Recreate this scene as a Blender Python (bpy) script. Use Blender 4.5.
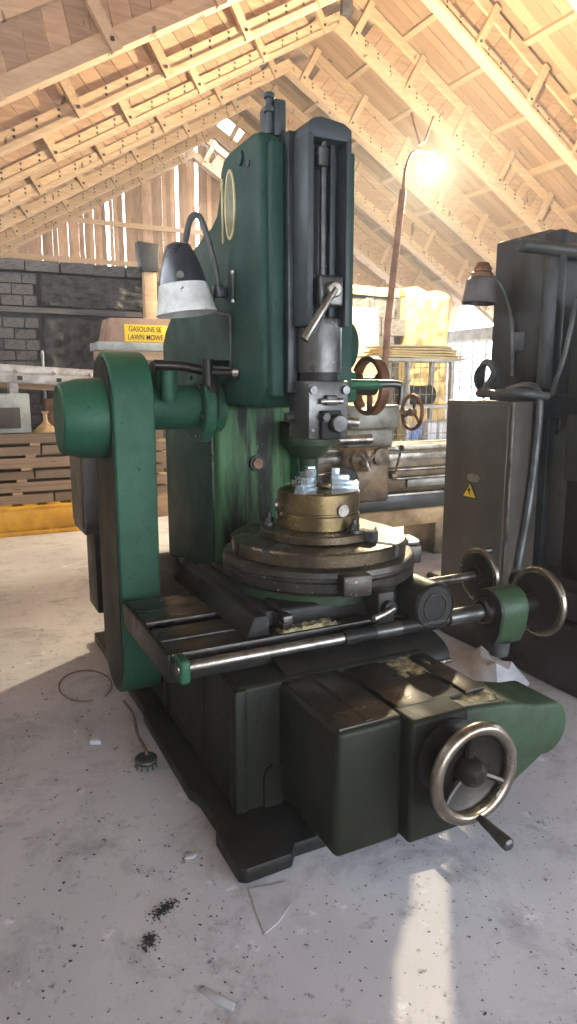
import bpy, bmesh, math, random
from mathutils import Vector, Matrix
from math import sin, cos, pi, radians as R

for o in list(bpy.data.objects):
    bpy.data.objects.remove(o, do_unlink=True)
scn = bpy.context.scene
COL = scn.collection
rnd = random.Random(7)

# ------------------------------------------------------------------ camera
PITCH = math.atan(127 / 690.0)
YAW = math.atan(347.5 * math.cos(PITCH) / 690.0)
cam_d = bpy.data.cameras.new('camera')
cam_d.sensor_fit = 'VERTICAL'
cam_d.sensor_height = 36.0
cam_d.lens = 690.0 / 1024.0 * 36.0
cam_d.clip_end = 200
cam = bpy.data.objects.new('camera', cam_d)
COL.objects.link(cam)
cam.location = (0, 0, 1.55)
cam.rotation_euler = (pi / 2 - PITCH, 0, -YAW)
scn.camera = cam

# ------------------------------------------------------------------ world, sun, exposure
scn.view_settings.view_transform = 'Standard'
scn.view_settings.look = 'None'
scn.view_settings.gamma = 1.0
scn.view_settings.use_curve_mapping = False
scn.view_settings.exposure = 0.0

world = bpy.data.worlds.new('world')
scn.world = world
world.use_nodes = True
wn = world.node_tree
bgn = wn.nodes['Background']
bgn.inputs[0].default_value = (0.80, 0.89, 1.0, 1)
bgn.inputs[1].default_value = 17.0

sun_d = bpy.data.lights.new('sun', 'SUN')
sun_d.energy = 3.3
sun_d.angle = R(0.25)
sun_d.color = (1.0, 0.86, 0.60)
sun = bpy.data.objects.new('sun', sun_d)
COL.objects.link(sun)
sun.location = (5, -6, 12)
SUN = Vector((-0.25, 0.45, -0.86)).normalized()      # way the sunlight travels
sun.rotation_euler = SUN.to_track_quat('-Z', 'Y').to_euler()

# portal in the wide doorway behind the camera: it only guides the sampling of the sky
por_d = bpy.data.lights.new('doorway_portal', 'AREA')
por_d.shape = 'RECTANGLE'; por_d.size = 13.6; por_d.size_y = 2.75
por_d.cycles.is_portal = True
por = bpy.data.objects.new('doorway_portal', por_d)
COL.objects.link(por)
por.location = (6.0, -4.72, 1.376)
por.rotation_euler = (pi / 2, 0, 0)

LAMP = Vector((5.715, 7.50, 4.24))
LAMP_STRENGTH = 11000.0

# ------------------------------------------------------------------ materials
def nodes(name):
    m = bpy.data.materials.new(name)
    m.use_nodes = True
    nt = m.node_tree
    return m, nt, nt.nodes['Principled BSDF']

def srgb(*c):
    def f(v):
        v /= 255.0
        return v / 12.92 if v <= 0.04045 else ((v + 0.055) / 1.055) ** 2.4
    return tuple(f(v) for v in c) + (1,)

def coords(nt, scale, rand=False):
    tc = nt.nodes.new('ShaderNodeTexCoord')
    mp = nt.nodes.new('ShaderNodeMapping')
    mp.inputs['Scale'].default_value = scale if hasattr(scale, '__len__') else (scale,) * 3
    nt.links.new(tc.outputs['Object'], mp.inputs['Vector'])
    if rand:
        oi = nt.nodes.new('ShaderNodeObjectInfo')
        mu = nt.nodes.new('ShaderNodeMath'); mu.operation = 'MULTIPLY'; mu.inputs[1].default_value = 37.0
        nt.links.new(oi.outputs['Random'], mu.inputs[0])
        nt.links.new(mu.outputs[0], mp.inputs['Location'])
        return mp.outputs[0], oi.outputs['Random']
    return mp.outputs[0]

def noise(nt, vec, scale, detail=5, rough=0.6, dist=0.0):
    n = nt.nodes.new('ShaderNodeTexNoise')
    n.inputs['Scale'].default_value = scale
    n.inputs['Detail'].default_value = detail
    n.inputs['Roughness'].default_value = rough
    n.inputs['Distortion'].default_value = dist
    nt.links.new(vec, n.inputs['Vector'])
    return n.outputs['Fac']

def ramp(nt, fac, a, b, ca=(0, 0, 0, 1), cb=(1, 1, 1, 1)):
    r = nt.nodes.new('ShaderNodeValToRGB')
    r.color_ramp.elements[0].position = a; r.color_ramp.elements[0].color = ca
    r.color_ramp.elements[1].position = b; r.color_ramp.elements[1].color = cb
    nt.links.new(fac, r.inputs[0])
    return r.outputs[0]

def mix(nt, fac, a, b, mode='MIX'):
    x = nt.nodes.new('ShaderNodeMix'); x.data_type = 'RGBA'; x.blend_type = mode
    for s, v in ((0, fac), (6, a), (7, b)):
        if hasattr(v, 'links'):
            nt.links.new(v, x.inputs[s])
        elif s == 0:
            x.inputs[0].default_value = v
        else:
            x.inputs[s].default_value = v
    return x.outputs[2]

def bump(nt, bs, h, strength, dist=0.01):
    b = nt.nodes.new('ShaderNodeBump')
    b.inputs['Strength'].default_value = strength
    b.inputs['Distance'].default_value = dist
    nt.links.new(h, b.inputs['Height'])
    nt.links.new(b.outputs[0], bs.inputs['Normal'])

def grimy(name, c1, c2, c3=None, scale=4.0, lo=0.42, hi=0.62, rough=0.45, metal=0.0, bmp=0.15,
          speck=0.0, speck_col=None, stretch=(1, 1, 1), rlo=None, spec=0.5, wear=None):
    """paint or metal with blotchy grime (c2), chips or scratches (c3)"""
    m, nt, bs = nodes(name)
    v = coords(nt, stretch)
    n1 = noise(nt, v, scale, 6, 0.65, 0.3)
    col = mix(nt, ramp(nt, n1, lo, hi), c1, c2)
    if c3:
        n2 = noise(nt, v, scale * 6.5, 4, 0.7)
        col = mix(nt, ramp(nt, n2, 0.66, 0.70), col, c3)
    if speck:
        n3 = noise(nt, v, 90, 2, 0.5)
        col = mix(nt, ramp(nt, n3, 0.70 - speck, 0.73 - speck), col, speck_col)
    if wear:
        ge = nt.nodes.new('ShaderNodeNewGeometry')
        ed = ramp(nt, ge.outputs['Pointiness'], 0.53, 0.60)
        nw = ramp(nt, noise(nt, v, 7, 5, 0.7), 0.45, 0.58)
        col = mix(nt, mix(nt, 1.0, ed, nw, 'MULTIPLY'), col, wear)
    nt.links.new(col, bs.inputs['Base Color'])
    bs.inputs['Metallic'].default_value = metal
    bs.inputs['Specular IOR Level'].default_value = spec
    nr = ramp(nt, n1, 0.3, 0.7, (rough * (rlo or 0.75),) * 3 + (1,), (min(1, rough * 1.35),) * 3 + (1,))
    nt.links.new(nr, bs.inputs['Roughness'])
    if bmp:
        bump(nt, bs, noise(nt, v, 42, 5, 0.7), bmp, 0.006)
    return m

def woody(name, c1, c2, rough=0.75, grain=(1.2, 14, 14), var=0.35, knots=True, bmp=0.1):
    m, nt, bs = nodes(name)
    v, rv = coords(nt, grain, True)
    n1 = noise(nt, v, 1.6, 6, 0.65, 0.6)
    col = mix(nt, ramp(nt, n1, 0.3, 0.72), c1, c2)
    if knots:
        v2, _ = coords(nt, (6, 2.0, 2.0), True)
        n2 = noise(nt, v2, 1.3, 2, 0.4)
        col = mix(nt, ramp(nt, n2, 0.70, 0.74), col, tuple(0.35 * c for c in c2[:3]) + (1,))
    hv = nt.nodes.new('ShaderNodeHueSaturation')
    mr = nt.nodes.new('ShaderNodeMapRange')
    mr.inputs[3].default_value = 1 - var; mr.inputs[4].default_value = 1 + var * 0.5
    nt.links.new(rv, mr.inputs[0]); nt.links.new(mr.outputs[0], hv.inputs['Value'])
    nt.links.new(col, hv.inputs['Color'])
    nt.links.new(hv.outputs[0], bs.inputs['Base Color'])
    bs.inputs['Roughness'].default_value = rough
    if bmp:
        bump(nt, bs, n1, bmp, 0.01)
    return m

M = {}
M['green'] = grimy('green_paint', srgb(31, 76, 52), srgb(24, 54, 39), srgb(17, 32, 25), scale=3.0, lo=0.35, hi=0.72, rough=0.52, bmp=0.3, speck=0.06, speck_col=srgb(20, 46, 35), spec=0.25)
M['head_green'] = grimy('head_green_paint', srgb(27, 56, 45), srgb(21, 42, 35), srgb(15, 26, 24), scale=2.5, lo=0.35, hi=0.75, rough=0.56, bmp=0.15, speck=0.02, speck_col=srgb(44, 70, 60), spec=0.2)
M['column_green'] = grimy('column_green_paint', srgb(50, 86, 46), srgb(26, 26, 19), srgb(88, 112, 78), scale=2.4, lo=0.44, hi=0.58, rough=0.58, bmp=0.12, stretch=(4.5, 2.5, 0.55), speck=0.03, speck_col=srgb(28, 40, 30), spec=0.25)
M['cover_green'] = grimy('worn_cover_green_paint', srgb(36, 56, 33), srgb(28, 31, 22), srgb(70, 84, 62), scale=5.0, lo=0.40, hi=0.70, rough=0.55, bmp=0.2, spec=0.25, speck=0.02, speck_col=srgb(24, 34, 24))
M['dark_green'] = grimy('oily_dark_green_paint', srgb(27, 28, 18), srgb(20, 19, 14), srgb(26, 52, 30), scale=2.6, lo=0.38, hi=0.62, rough=0.5, bmp=0.3, speck=0.0, speck_col=srgb(62, 66, 52), stretch=(1.5, 1, 0.6), spec=0.14)
M['black'] = grimy('oily_black_iron', srgb(32, 30, 27), srgb(21, 20, 18), srgb(60, 56, 50), scale=6, rough=0.42, metal=0.2, bmp=0.25, speck=0.0, speck_col=srgb(120, 116, 105), spec=0.2)
M['ring'] = grimy('speckled_oily_iron', srgb(56, 50, 42), srgb(30, 28, 24), None, scale=8, rough=0.38, metal=0.5, bmp=0.3, speck=0.02, speck_col=srgb(150, 142, 126))
M['way'] = grimy('oily_slideway_iron', srgb(48, 42, 36), srgb(30, 26, 22), srgb(88, 80, 68), scale=5, rough=0.30, metal=0.55, bmp=0.12, stretch=(0.5, 2, 2))
M['table_iron'] = grimy('brown_oiled_table_iron', srgb(84, 72, 54), srgb(50, 41, 30), srgb(118, 106, 84), scale=5, rough=0.30, metal=0.7, bmp=0.15)
M['chuck_iron'] = grimy('brassy_oiled_chuck_iron', srgb(110, 92, 60), srgb(66, 54, 35), srgb(48, 39, 26), scale=6, rough=0.30, metal=0.75, bmp=0.12)
M['steel'] = grimy('worn_bright_steel', srgb(150, 145, 137), srgb(98, 91, 81), None, scale=9, rough=0.36, metal=0.95, bmp=0.06)
M['jaw'] = grimy('hardened_jaw_steel', srgb(176, 186, 192), srgb(130, 140, 148), None, scale=10, rough=0.28, metal=0.8, bmp=0.06)
M['ram_grey'] = grimy('ram_grey_paint', srgb(50, 54, 55), srgb(36, 40, 41), srgb(28, 29, 29), scale=3, lo=0.4, hi=0.7, rough=0.5, metal=0.1, spec=0.3, bmp=0.08)
M['ram_dark'] = grimy('ram_slot_dark_steel', srgb(46, 48, 48), srgb(30, 31, 31), None, scale=5, rough=0.4, metal=0.4, bmp=0.1)
M['dark_steel'] = grimy('dark_tool_steel', srgb(84, 82, 79), srgb(50, 48, 46), srgb(116, 113, 108), scale=6, rough=0.32, metal=0.7, bmp=0.1)
M['wheel_iron'] = grimy('dark_wheel_iron', srgb(44, 38, 33), srgb(27, 24, 21), None, scale=7, rough=0.35, metal=0.5, bmp=0.15, spec=0.3)
M['rust'] = grimy('rusty_iron', srgb(112, 74, 48), srgb(68, 44, 30), srgb(140, 104, 74), scale=8, rough=0.5, metal=0.35, bmp=0.3)
M['pole_rust'] = grimy('rusty_pole_paint', srgb(120, 84, 66), srgb(84, 56, 44), None, scale=6, rough=0.6, metal=0.2, bmp=0.2)
M['worn_rim'] = grimy('hand_polished_rim', srgb(138, 128, 116), srgb(96, 85, 72), None, scale=5, rough=0.28, metal=0.9, bmp=0.05)
M['grey_machine'] = grimy('dark_grey_machine_paint', srgb(55, 53, 49), srgb(38, 37, 34), srgb(25, 24, 22), scale=2.4, lo=0.4, hi=0.68, rough=0.45, metal=0.1, bmp=0.08, stretch=(1, 1, 0.5), spec=0.25)
M['cabinet'] = grimy('brown_grey_cabinet_paint', srgb(78, 70, 61), srgb(54, 47, 40), srgb(40, 34, 29), scale=2.6, lo=0.4, hi=0.68, rough=0.42, bmp=0.06, stretch=(1, 1, 0.6), spec=0.35)
M['brown_base'] = grimy('oil_brown_base_paint', srgb(43, 32, 25), srgb(27, 21, 17), srgb(56, 45, 36), scale=3, rough=0.34, bmp=0.12, spec=0.25)
M['shade_black'] = grimy('gloss_black_enamel', srgb(44, 46, 50), srgb(34, 35, 38), None, scale=4, rough=0.28, bmp=0.02)
M['shade_white'] = grimy('chipped_white_enamel', srgb(196, 194, 188), srgb(160, 156, 148), srgb(70, 66, 62), scale=5, rough=0.4, bmp=0.04)
M['shade_brown'] = grimy('dull_brown_enamel', srgb(86, 78, 76), srgb(64, 58, 56), None, scale=6, rough=0.45, bmp=0.05)
M['rubber'] = grimy('dull_black_rubber', srgb(40, 40, 40), srgb(30, 30, 30), None, scale=8, rough=0.6, bmp=0.1)
M['hose'] = grimy('grey_conduit', srgb(82, 82, 80), srgb(62, 62, 60), None, scale=8, rough=0.45, metal=0.3, bmp=0.1)
M['yellow'] = grimy('yellow_steel_paint', srgb(222, 166, 24), srgb(190, 134, 22), srgb(120, 88, 30), scale=3, rough=0.5, bmp=0.05)
M['sign_yellow'] = grimy('yellow_print', srgb(242, 196, 26), srgb(232, 184, 22), None, scale=3, rough=0.5, bmp=0)
M['ink'] = grimy('black_print', srgb(24, 22, 18), srgb(30, 28, 24), None, scale=3, rough=0.6, bmp=0)
M['cardboard'] = grimy('brown_cardboard', srgb(150, 122, 104), srgb(128, 102, 86), None, scale=4, rough=0.85, bmp=0.05)
M['card_pale'] = grimy('pale_cardboard_sheet', srgb(184, 164, 118), srgb(160, 138, 94), None, scale=4, rough=0.85, bmp=0.05)
M['plywood'] = grimy('pale_plywood', srgb(178, 164, 136), srgb(160, 144, 114), None, scale=2, rough=0.8, bmp=0.04)
M['alu'] = grimy('dull_aluminium', srgb(176, 170, 164), srgb(140, 132, 126), None, scale=6, rough=0.42, metal=0.55, bmp=0.05)
M['grey_box'] = grimy('pale_grey_sheet_metal', srgb(150, 156, 152), srgb(122, 126, 122), srgb(90, 92, 88), scale=4, rough=0.5, bmp=0.05)
M['white_steel'] = grimy('off_white_steel', srgb(170, 166, 158), srgb(140, 136, 128), None, scale=5, rough=0.5, bmp=0.04)
M['lathe_grey'] = grimy('lathe_grey_green_paint', srgb(128, 124, 112), srgb(92, 88, 76), srgb(62, 56, 46), scale=4, rough=0.42, metal=0.2, bmp=0.1)
M['lathe_brown'] = grimy('oily_brown_lathe_iron', srgb(112, 92, 66), srgb(66, 54, 40), srgb(150, 134, 104), scale=6, rough=0.38, metal=0.35, bmp=0.2)
M['lathe_cream'] = grimy('stained_cream_tray', srgb(170, 142, 100), srgb(128, 102, 68), None, scale=4, rough=0.6, bmp=0.1)
M['blue_rag'] = grimy('blue_cloth', srgb(92, 128, 186), srgb(140, 164, 204), None, scale=14, rough=0.9, bmp=0.3)
M['plastic_white'] = grimy('dusty_white_plastic', srgb(196, 196, 200), srgb(172, 172, 178), None, scale=6, rough=0.55, bmp=0.15)
M['wire'] = grimy('brown_wire', srgb(116, 92, 84), srgb(88, 68, 62), None, scale=9, rough=0.6, bmp=0.1)
M['tan_paint'] = grimy('tan_number_paint', srgb(176, 160, 116), srgb(150, 134, 92), None, scale=12, rough=0.6, bmp=0.05)
M['olive_paint'] = grimy('olive_number_paint', srgb(98, 94, 64), srgb(84, 80, 54), None, scale=9, rough=0.6, bmp=0.05)
M['chip'] = grimy('black_oil_crumbs', srgb(44, 42, 42), srgb(30, 29, 29), None, scale=20, rough=0.8, bmp=0.2)
M['swarf'] = grimy('swarf_with_lamplight', srgb(128, 116, 82), srgb(54, 46, 34), None, scale=30, rough=0.8, bmp=0.5)  # swarf colour, its yellow also painting in lamplight patches on cover and bed
M['pine'] = woody('sawn_pine', srgb(190, 162, 130), srgb(164, 132, 100), var=0.16)
M['pine_rough'] = woody('rough_pine_board', srgb(178, 146, 116), srgb(144, 110, 84), var=0.26)
M['lumber'] = woody('weathered_stacked_plank', srgb(168, 142, 116), srgb(100, 80, 62), var=0.35, bmp=0.3)
M['barn'] = woody('old_barn_board', srgb(196, 160, 126), srgb(150, 114, 84), var=0.45, bmp=0.2)
M['brick'] = grimy('sooty_grey_block', srgb(84, 80, 80), srgb(58, 55, 56), srgb(112, 104, 98), scale=7, rough=0.9, bmp=0.5)
M['mortar'] = grimy('dark_mortar', srgb(52, 49, 48), srgb(40, 38, 38), None, scale=9, rough=0.95, bmp=0.4)
M['tarred'] = grimy('crumbling_tarred_plaster', srgb(66, 62, 60), srgb(44, 42, 42), srgb(150, 130, 108), scale=7, rough=0.75, bmp=0.6)
M['pier'] = grimy('cream_rough_render', srgb(158, 138, 94), srgb(128, 108, 70), srgb(104, 86, 58), scale=5, rough=0.9, bmp=0.5)
M['wall_plain'] = grimy('grey_lime_wall', srgb(150, 146, 140), srgb(120, 116, 110), None, scale=3, rough=0.9, bmp=0.2)
M['deck'] = grimy('dark_roofing_felt', srgb(96, 74, 56), srgb(76, 58, 44), None, scale=3, rough=0.9, bmp=0.1)

def floor_material():
    m, nt, bs = nodes('dusty_grey_concrete')
    v = coords(nt, 1.0)
    a = noise(nt, v, 0.9, 6, 0.6, 0.4)
    col = mix(nt, ramp(nt, a, 0.3, 0.7), srgb(192, 190, 194), srgb(158, 156, 161))
    e = noise(nt, v, 2.6, 8, 0.75, 0.5)
    col = mix(nt, ramp(nt, e, 0.50, 0.72), col, srgb(130, 126, 128))
    b = noise(nt, v, 6.5, 7, 0.75, 0.4)
    col = mix(nt, ramp(nt, b, 0.60, 0.76), col, srgb(92, 88, 90))
    d = noise(nt, v, 8, 5, 0.7)
    col = mix(nt, ramp(nt, d, 0.62, 0.70), col, srgb(206, 205, 208))
    g = noise(nt, v, 19, 4, 0.7)
    col = mix(nt, ramp(nt, g, 0.62, 0.70), col, srgb(112, 107, 108))
    c = noise(nt, v, 46, 3, 0.6)
    col = mix(nt, ramp(nt, c, 0.66, 0.72), col, srgb(84, 80, 81))
    nt.links.new(col, bs.inputs['Base Color'])
    bs.inputs['Roughness'].default_value = 0.82
    bump(nt, bs, noise(nt, v, 24, 6, 0.7), 0.25, 0.01)
    return m
M['floor'] = floor_material()
M['dust'] = grimy('dusty_paper', srgb(176, 176, 181), srgb(158, 157, 161), None, scale=7, rough=0.85, bmp=0.1)

def glass_material():
    m, nt, bs = nodes('dusty_window_glass')
    bs.inputs['Base Color'].default_value = (0.9, 0.93, 0.95, 1)
    bs.inputs['Transmission Weight'].default_value = 0.9
    bs.inputs['Roughness'].default_value = 0.25
    return m
M['glass'] = glass_material()

def lamp_material():
    m, nt, bs = nodes('burning_lamp_glass')
    bs.inputs['Emission Color'].default_value = (1.0, 0.86, 0.58, 1)
    bs.inputs['Emission Strength'].default_value = LAMP_STRENGTH
    return m
M['lamp'] = lamp_material()

# ------------------------------------------------------------------ mesh helpers
ORG = {}
def org(p):
    return ORG.get(p.name, Vector((0, 0, 0))) if p else Vector((0, 0, 0))

def frame(ax):
    ax = Vector(ax).normalized()
    t = Vector((0, 0, 1)) if abs(ax.z) < 0.9 else Vector((1, 0, 0))
    u = ax.cross(t).normalized()
    return ax, u, ax.cross(u)

class MB:
    def __init__(s):
        s.v = []; s.f = []
    def add(s, vs, fs):
        k = len(s.v)
        s.v += [Vector(p) for p in vs]
        s.f += [tuple(i + k for i in f) for f in fs]
        return s
    def box(s, x0, x1, y0, y1, z0, z1, mtx=None):
        vs = [Vector((x, y, z)) for x in (x0, x1) for y in (y0, y1) for z in (z0, z1)]
        if mtx: vs = [mtx @ p for p in vs]
        return s.add(vs, [(0, 1, 3, 2), (4, 6, 7, 5), (0, 4, 5, 1), (2, 3, 7, 6), (0, 2, 6, 4), (1, 5, 7, 3)])
    def prism(s, poly, axis, a0, a1):
        """poly in the two other axes, in order: x -> (y,z), y -> (x,z), z -> (x,y)"""
        def P(p, a):
            return {'x': (a, p[0], p[1]), 'y': (p[0], a, p[1]), 'z': (p[0], p[1], a)}[axis]
        n = len(poly)
        vs = [P(p, a0) for p in poly] + [P(p, a1) for p in poly]
        fs = [tuple(range(n)), tuple(range(2 * n - 1, n - 1, -1))]
        fs += [(i, i + n, (i + 1) % n + n, (i + 1) % n) for i in range(n)]
        return s.add(vs, fs)
    def lathe(s, p0, ax, prof, n=32):
        """prof: list of (radius, distance along ax)"""
        ax, u, w = frame(ax); p0 = Vector(p0)
        vs = []; fs = []; rings = []
        for r, h in prof:
            if r <= 1e-6:
                rings.append([len(vs)]); vs.append(p0 + ax * h)
            else:
                rings.append(list(range(len(vs), len(vs) + n)))
                vs += [p0 + ax * h + u * (r * cos(2 * pi * i / n)) + w * (r * sin(2 * pi * i / n)) for i in range(n)]
        for a, b in zip(rings, rings[1:]):
            for i in range(n):
                j = (i + 1) % n
                if len(a) == 1 and len(b) == 1: continue
                if len(a) == 1: fs.append((a[0], b[j], b[i]))
                elif len(b) == 1: fs.append((a[i], a[j], b[0]))
                else: fs.append((a[i], a[j], b[j], b[i]))
        return s.add(vs, fs)
    def cyl(s, p0, p1, r0, r1=None, n=24, ch=0.0):
        p0 = Vector(p0); p1 = Vector(p1); L = (p1 - p0).length
        r1 = r0 if r1 is None else r1
        if ch:
            pr = [(0, 0), (r0 - ch, 0), (r0, ch), (r1, L - ch), (r1 - ch, L), (0, L)]
        else:
            pr = [(0, 0), (r0, 0), (r1, L), (0, L)]
        return s.lathe(p0, p1 - p0, pr, n)
    def torus(s, c, ax, RR, r, n=44, k=12, sy=1.0):
        ax, u, w = frame(ax); c = Vector(c); vs = []; fs = []
        for i in range(n):
            a = 2 * pi * i / n; d = u * cos(a) + w * sin(a)
            for j in range(k):
                b = 2 * pi * j / k
                vs.append(c + d * (RR + r * cos(b)) + ax * (r * sy * sin(b)))
        for i in range(n):
            for j in range(k):
                i2 = (i + 1) % n; j2 = (j + 1) % k
                fs.append((i * k + j, i2 * k + j, i2 * k + j2, i * k + j2))
        return s.add(vs, fs)
    def tube(s, pts, r, n=10, r1=None, smooth=True):
        pts = [Vector(p) for p in pts]
        if smooth and len(pts) > 2:
            q = []
            for i in range(len(pts) - 1):
                a = pts[max(i - 1, 0)]; b = pts[i]; c = pts[i + 1]; d = pts[min(i + 2, len(pts) - 1)]
                for t in [j / 6 for j in range(6)]:
                    q.append(0.5 * ((2 * b) + (c - a) * t + (2 * a - 5 * b + 4 * c - d) * t * t + (3 * b - a - 3 * c + d) * t ** 3))
            q.append(pts[-1]); pts = q
        N = len(pts); vs = []; fs = []
        pu = None
        for i, p in enumerate(pts):
            t = (pts[min(i + 1, N - 1)] - pts[max(i - 1, 0)]).normalized()
            if pu is None: _, u, w = frame(t)
            else:
                u = (pu - t * pu.dot(t)).normalized(); w = t.cross(u)
            pu = u
            rr = r if r1 is None else r + (r1 - r) * i / (N - 1)
            vs += [p + u * (rr * cos(2 * pi * k / n)) + w * (rr * sin(2 * pi * k / n)) for k in range(n)]
        for i in range(N - 1):
            for k in range(n):
                k2 = (k + 1) % n
                fs.append((i * n + k, i * n + k2, (i + 1) * n + k2, (i + 1) * n + k))
        fs.append(tuple(range(n - 1, -1, -1))); fs.append(tuple(range((N - 1) * n, N * n)))
        return s.add(vs, fs)
    def build(s, name, mat, parent=None, bevel=0.0, seg=2, angle=35, base=None):
        o0 = org(parent) if parent else (Vector(base) if base else Vector((0, 0, 0)))
        me = bpy.data.meshes.new(name)
        me.from_pydata([tuple(p - o0) for p in s.v], [], s.f)
        bm = bmesh.new(); bm.from_mesh(me)
        bmesh.ops.recalc_face_normals(bm, faces=bm.faces)
        if bevel:
            es = [e for e in bm.edges if len(e.link_faces) == 2 and e.calc_face_angle(0) > R(28)]
            bmesh.ops.bevel(bm, geom=es, offset=bevel, segments=seg, affect='EDGES', profile=0.5, clamp_overlap=True)
        for f in bm.faces: f.smooth = True
        bm.to_mesh(me); bm.free()
        me.set_sharp_from_angle(angle=R(angle))
        me.materials.append(M[mat])
        o = bpy.data.objects.new(name, me)
        COL.objects.link(o)
        if parent:
            o.parent = parent
        else:
            o.location = o0
        ORG[o.name] = o0
        return o

def tag(o, label, cat=None, group=None, kind=None):
    if label: o['label'] = label
    if cat: o['category'] = cat
    if group: o['group'] = group
    if kind: o['kind'] = kind
    return o

def thing(name, loc, label, cat, group=None):
    o = bpy.data.objects.new(name, None)
    o.empty_display_size = 0.2
    COL.objects.link(o)
    o.location = loc
    ORG[o.name] = Vector(loc)
    return tag(o, label, cat, group)

def struct(o, label=None, cat=None):
    o['kind'] = 'structure'
    if label: o['label'] = label
    if cat: o['category'] = cat
    return o

UNIT = {}
def unit_box(mat):
    if mat not in UNIT:
        m = MB().box(-.5, .5, -.5, .5, -.5, .5)
        me = bpy.data.meshes.new('board_' + mat)
        me.from_pydata([tuple(p) for p in m.v], [], m.f)
        bm = bmesh.new(); bm.from_mesh(me); bmesh.ops.recalc_face_normals(bm, faces=bm.faces); bm.to_mesh(me); bm.free()
        me.materials.append(M[mat]); UNIT[mat] = me
    return UNIT[mat]

def ubox(name, mat, c, size, parent=None, rot=(0, 0, 0)):
    o = bpy.data.objects.new(name, unit_box(mat))
    COL.objects.link(o)
    o.location = Vector(c) - org(parent)
    o.scale = size
    o.rotation_euler = rot
    o.parent = parent
    ORG[o.name] = Vector(c)
    return o

def stadium(c0, r0, c1, r1, n=14):
    """outline in 2D of two circles joined, c0 above c1 (second coordinate)"""
    pts = []
    for i in range(n + 1):
        a = pi * i / n
        pts.append((c0[0] + r0 * cos(a), c0[1] + r0 * sin(a)))
    for i in range(n + 1):
        a = pi + pi * i / n
        pts.append((c1[0] + r1 * cos(a), c1[1] + r1 * sin(a)))
    return pts
from mathutils import noise as mnoise

# ================================================================== THE SETTING
XR, ZR, SL, GD = 6.28, 7.31, 0.58, 0.81
KB = 1.31
ANG = math.atan(SL)
XL, XE = -1.2, 13.4          # left and right outer walls
Y0, Y1 = -5.0, 18.75          # doorway wall and far gable
def zb(x): return ZR - SL * abs(x - XR)      # underside of the girders

fl = MB(); fl.box(-16, 28, -16, 32, -0.2, 0.0)
struct(fl.build('floor', 'floor'), 'dusty grey concrete floor with dark crumbs and stains')

# outer walls -------------------------------------------------------
struct(MB().box(XL - 0.25, XL, Y0, Y1, 0, 2.9).build('wall_left', 'wall_plain'))
w = MB()
WY0, WY1, WZ0, WZ1 = 13.4, 17.6, 1.05, 2.8
w.box(XE, XE + 0.25, Y0, WY0, 0, 3.1).box(XE, XE + 0.25, WY1, Y1, 0, 3.1)
w.box(XE, XE + 0.25, WY0, WY1, 0, WZ0).box(XE, XE + 0.25, WY0, WY1, WZ1, 3.1)
struct(w.build('wall_right', 'wall_plain'))
win = struct(MB().box(XE + 0.02, XE + 0.10, WY0, WY1, WZ0, WZ0 + 0.07).box(XE + 0.02, XE + 0.10, WY0, WY1, WZ1 - 0.07, WZ1).build('window_1', 'white_steel'),
             'wide daylit window with pale bars in the far right wall')
for i in range(9):
    y = WY0 + 0.03 + i * (WY1 - WY0 - 0.06) / 8
    ubox('mullion', 'white_steel', (XE + 0.06, y, (WZ0 + WZ1) / 2), (0.06, 0.05, WZ1 - WZ0 - 0.1), win)
for k in range(3):
    ubox('glazing_bar', 'white_steel', (XE + 0.06, (WY0 + WY1) / 2, WZ0 + 0.44 * (k + 1)), (0.04, WY1 - WY0 - 0.1, 0.03), win)
for i in range(8):
    y = WY0 + 0.03 + (i + 0.5) * (WY1 - WY0 - 0.06) / 8
    ubox('pane', 'glass', (XE + 0.08, y, (WZ0 + WZ1) / 2), (0.006, 0.45, WZ1 - WZ0 - 0.1), win)

# wall with the wide doorway behind the camera
DX0, DX1, DZ = -0.8, 12.8, 2.75
w = MB()
w.box(XL, DX0, Y0, Y0 + 0.25, 0, DZ).box(DX1, XE, Y0, Y0 + 0.25, 0, DZ)
w.prism([(XL, DZ), (XE, DZ), (XE, zb(XE) + GD), (XR, ZR + GD), (XL, zb(XL) + GD)], 'y', Y0, Y0 + 0.25)
struct(w.build('wall_front', 'wall_plain'))

# far gable of upright boards with daylight gaps ---------------------
gb = struct(MB().box(XL, XE, Y1 + 0.03, Y1 + 0.10, 2.9, 3.0).build('wall_gable', 'barn'), 'far gable wall of upright weathered boards with daylight gaps')
x = 0.6
r2 = random.Random(3)
while x < 10.5:
    wd = r2.uniform(0.09, 0.14)
    gap = r2.choice([0.0, 0.0, 0.002, 0.003, 0.005, 0.008])
    if r2.random() < 0.075: gap = r2.uniform(0.04, 0.12)
    z1 = zb(x + wd / 2) + GD - 0.03
    z0 = 0.0
    ubox('board', 'barn', (x + wd / 2, Y1 + 0.015, (z0 + z1) / 2), (wd, 0.025, z1 - z0), gb)
    x += wd + gap
for z in (4.65, 5.6):
    ubox('rail', 'pine', (XR, Y1 - 0.03, z), (2 * (ZR - z) / SL + 1.8, 0.06, 0.12), gb)
ubox('rail', 'pine', (XR, Y1 - 0.03, 3.7), (12.5, 0.06, 0.12), gb)

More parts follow.
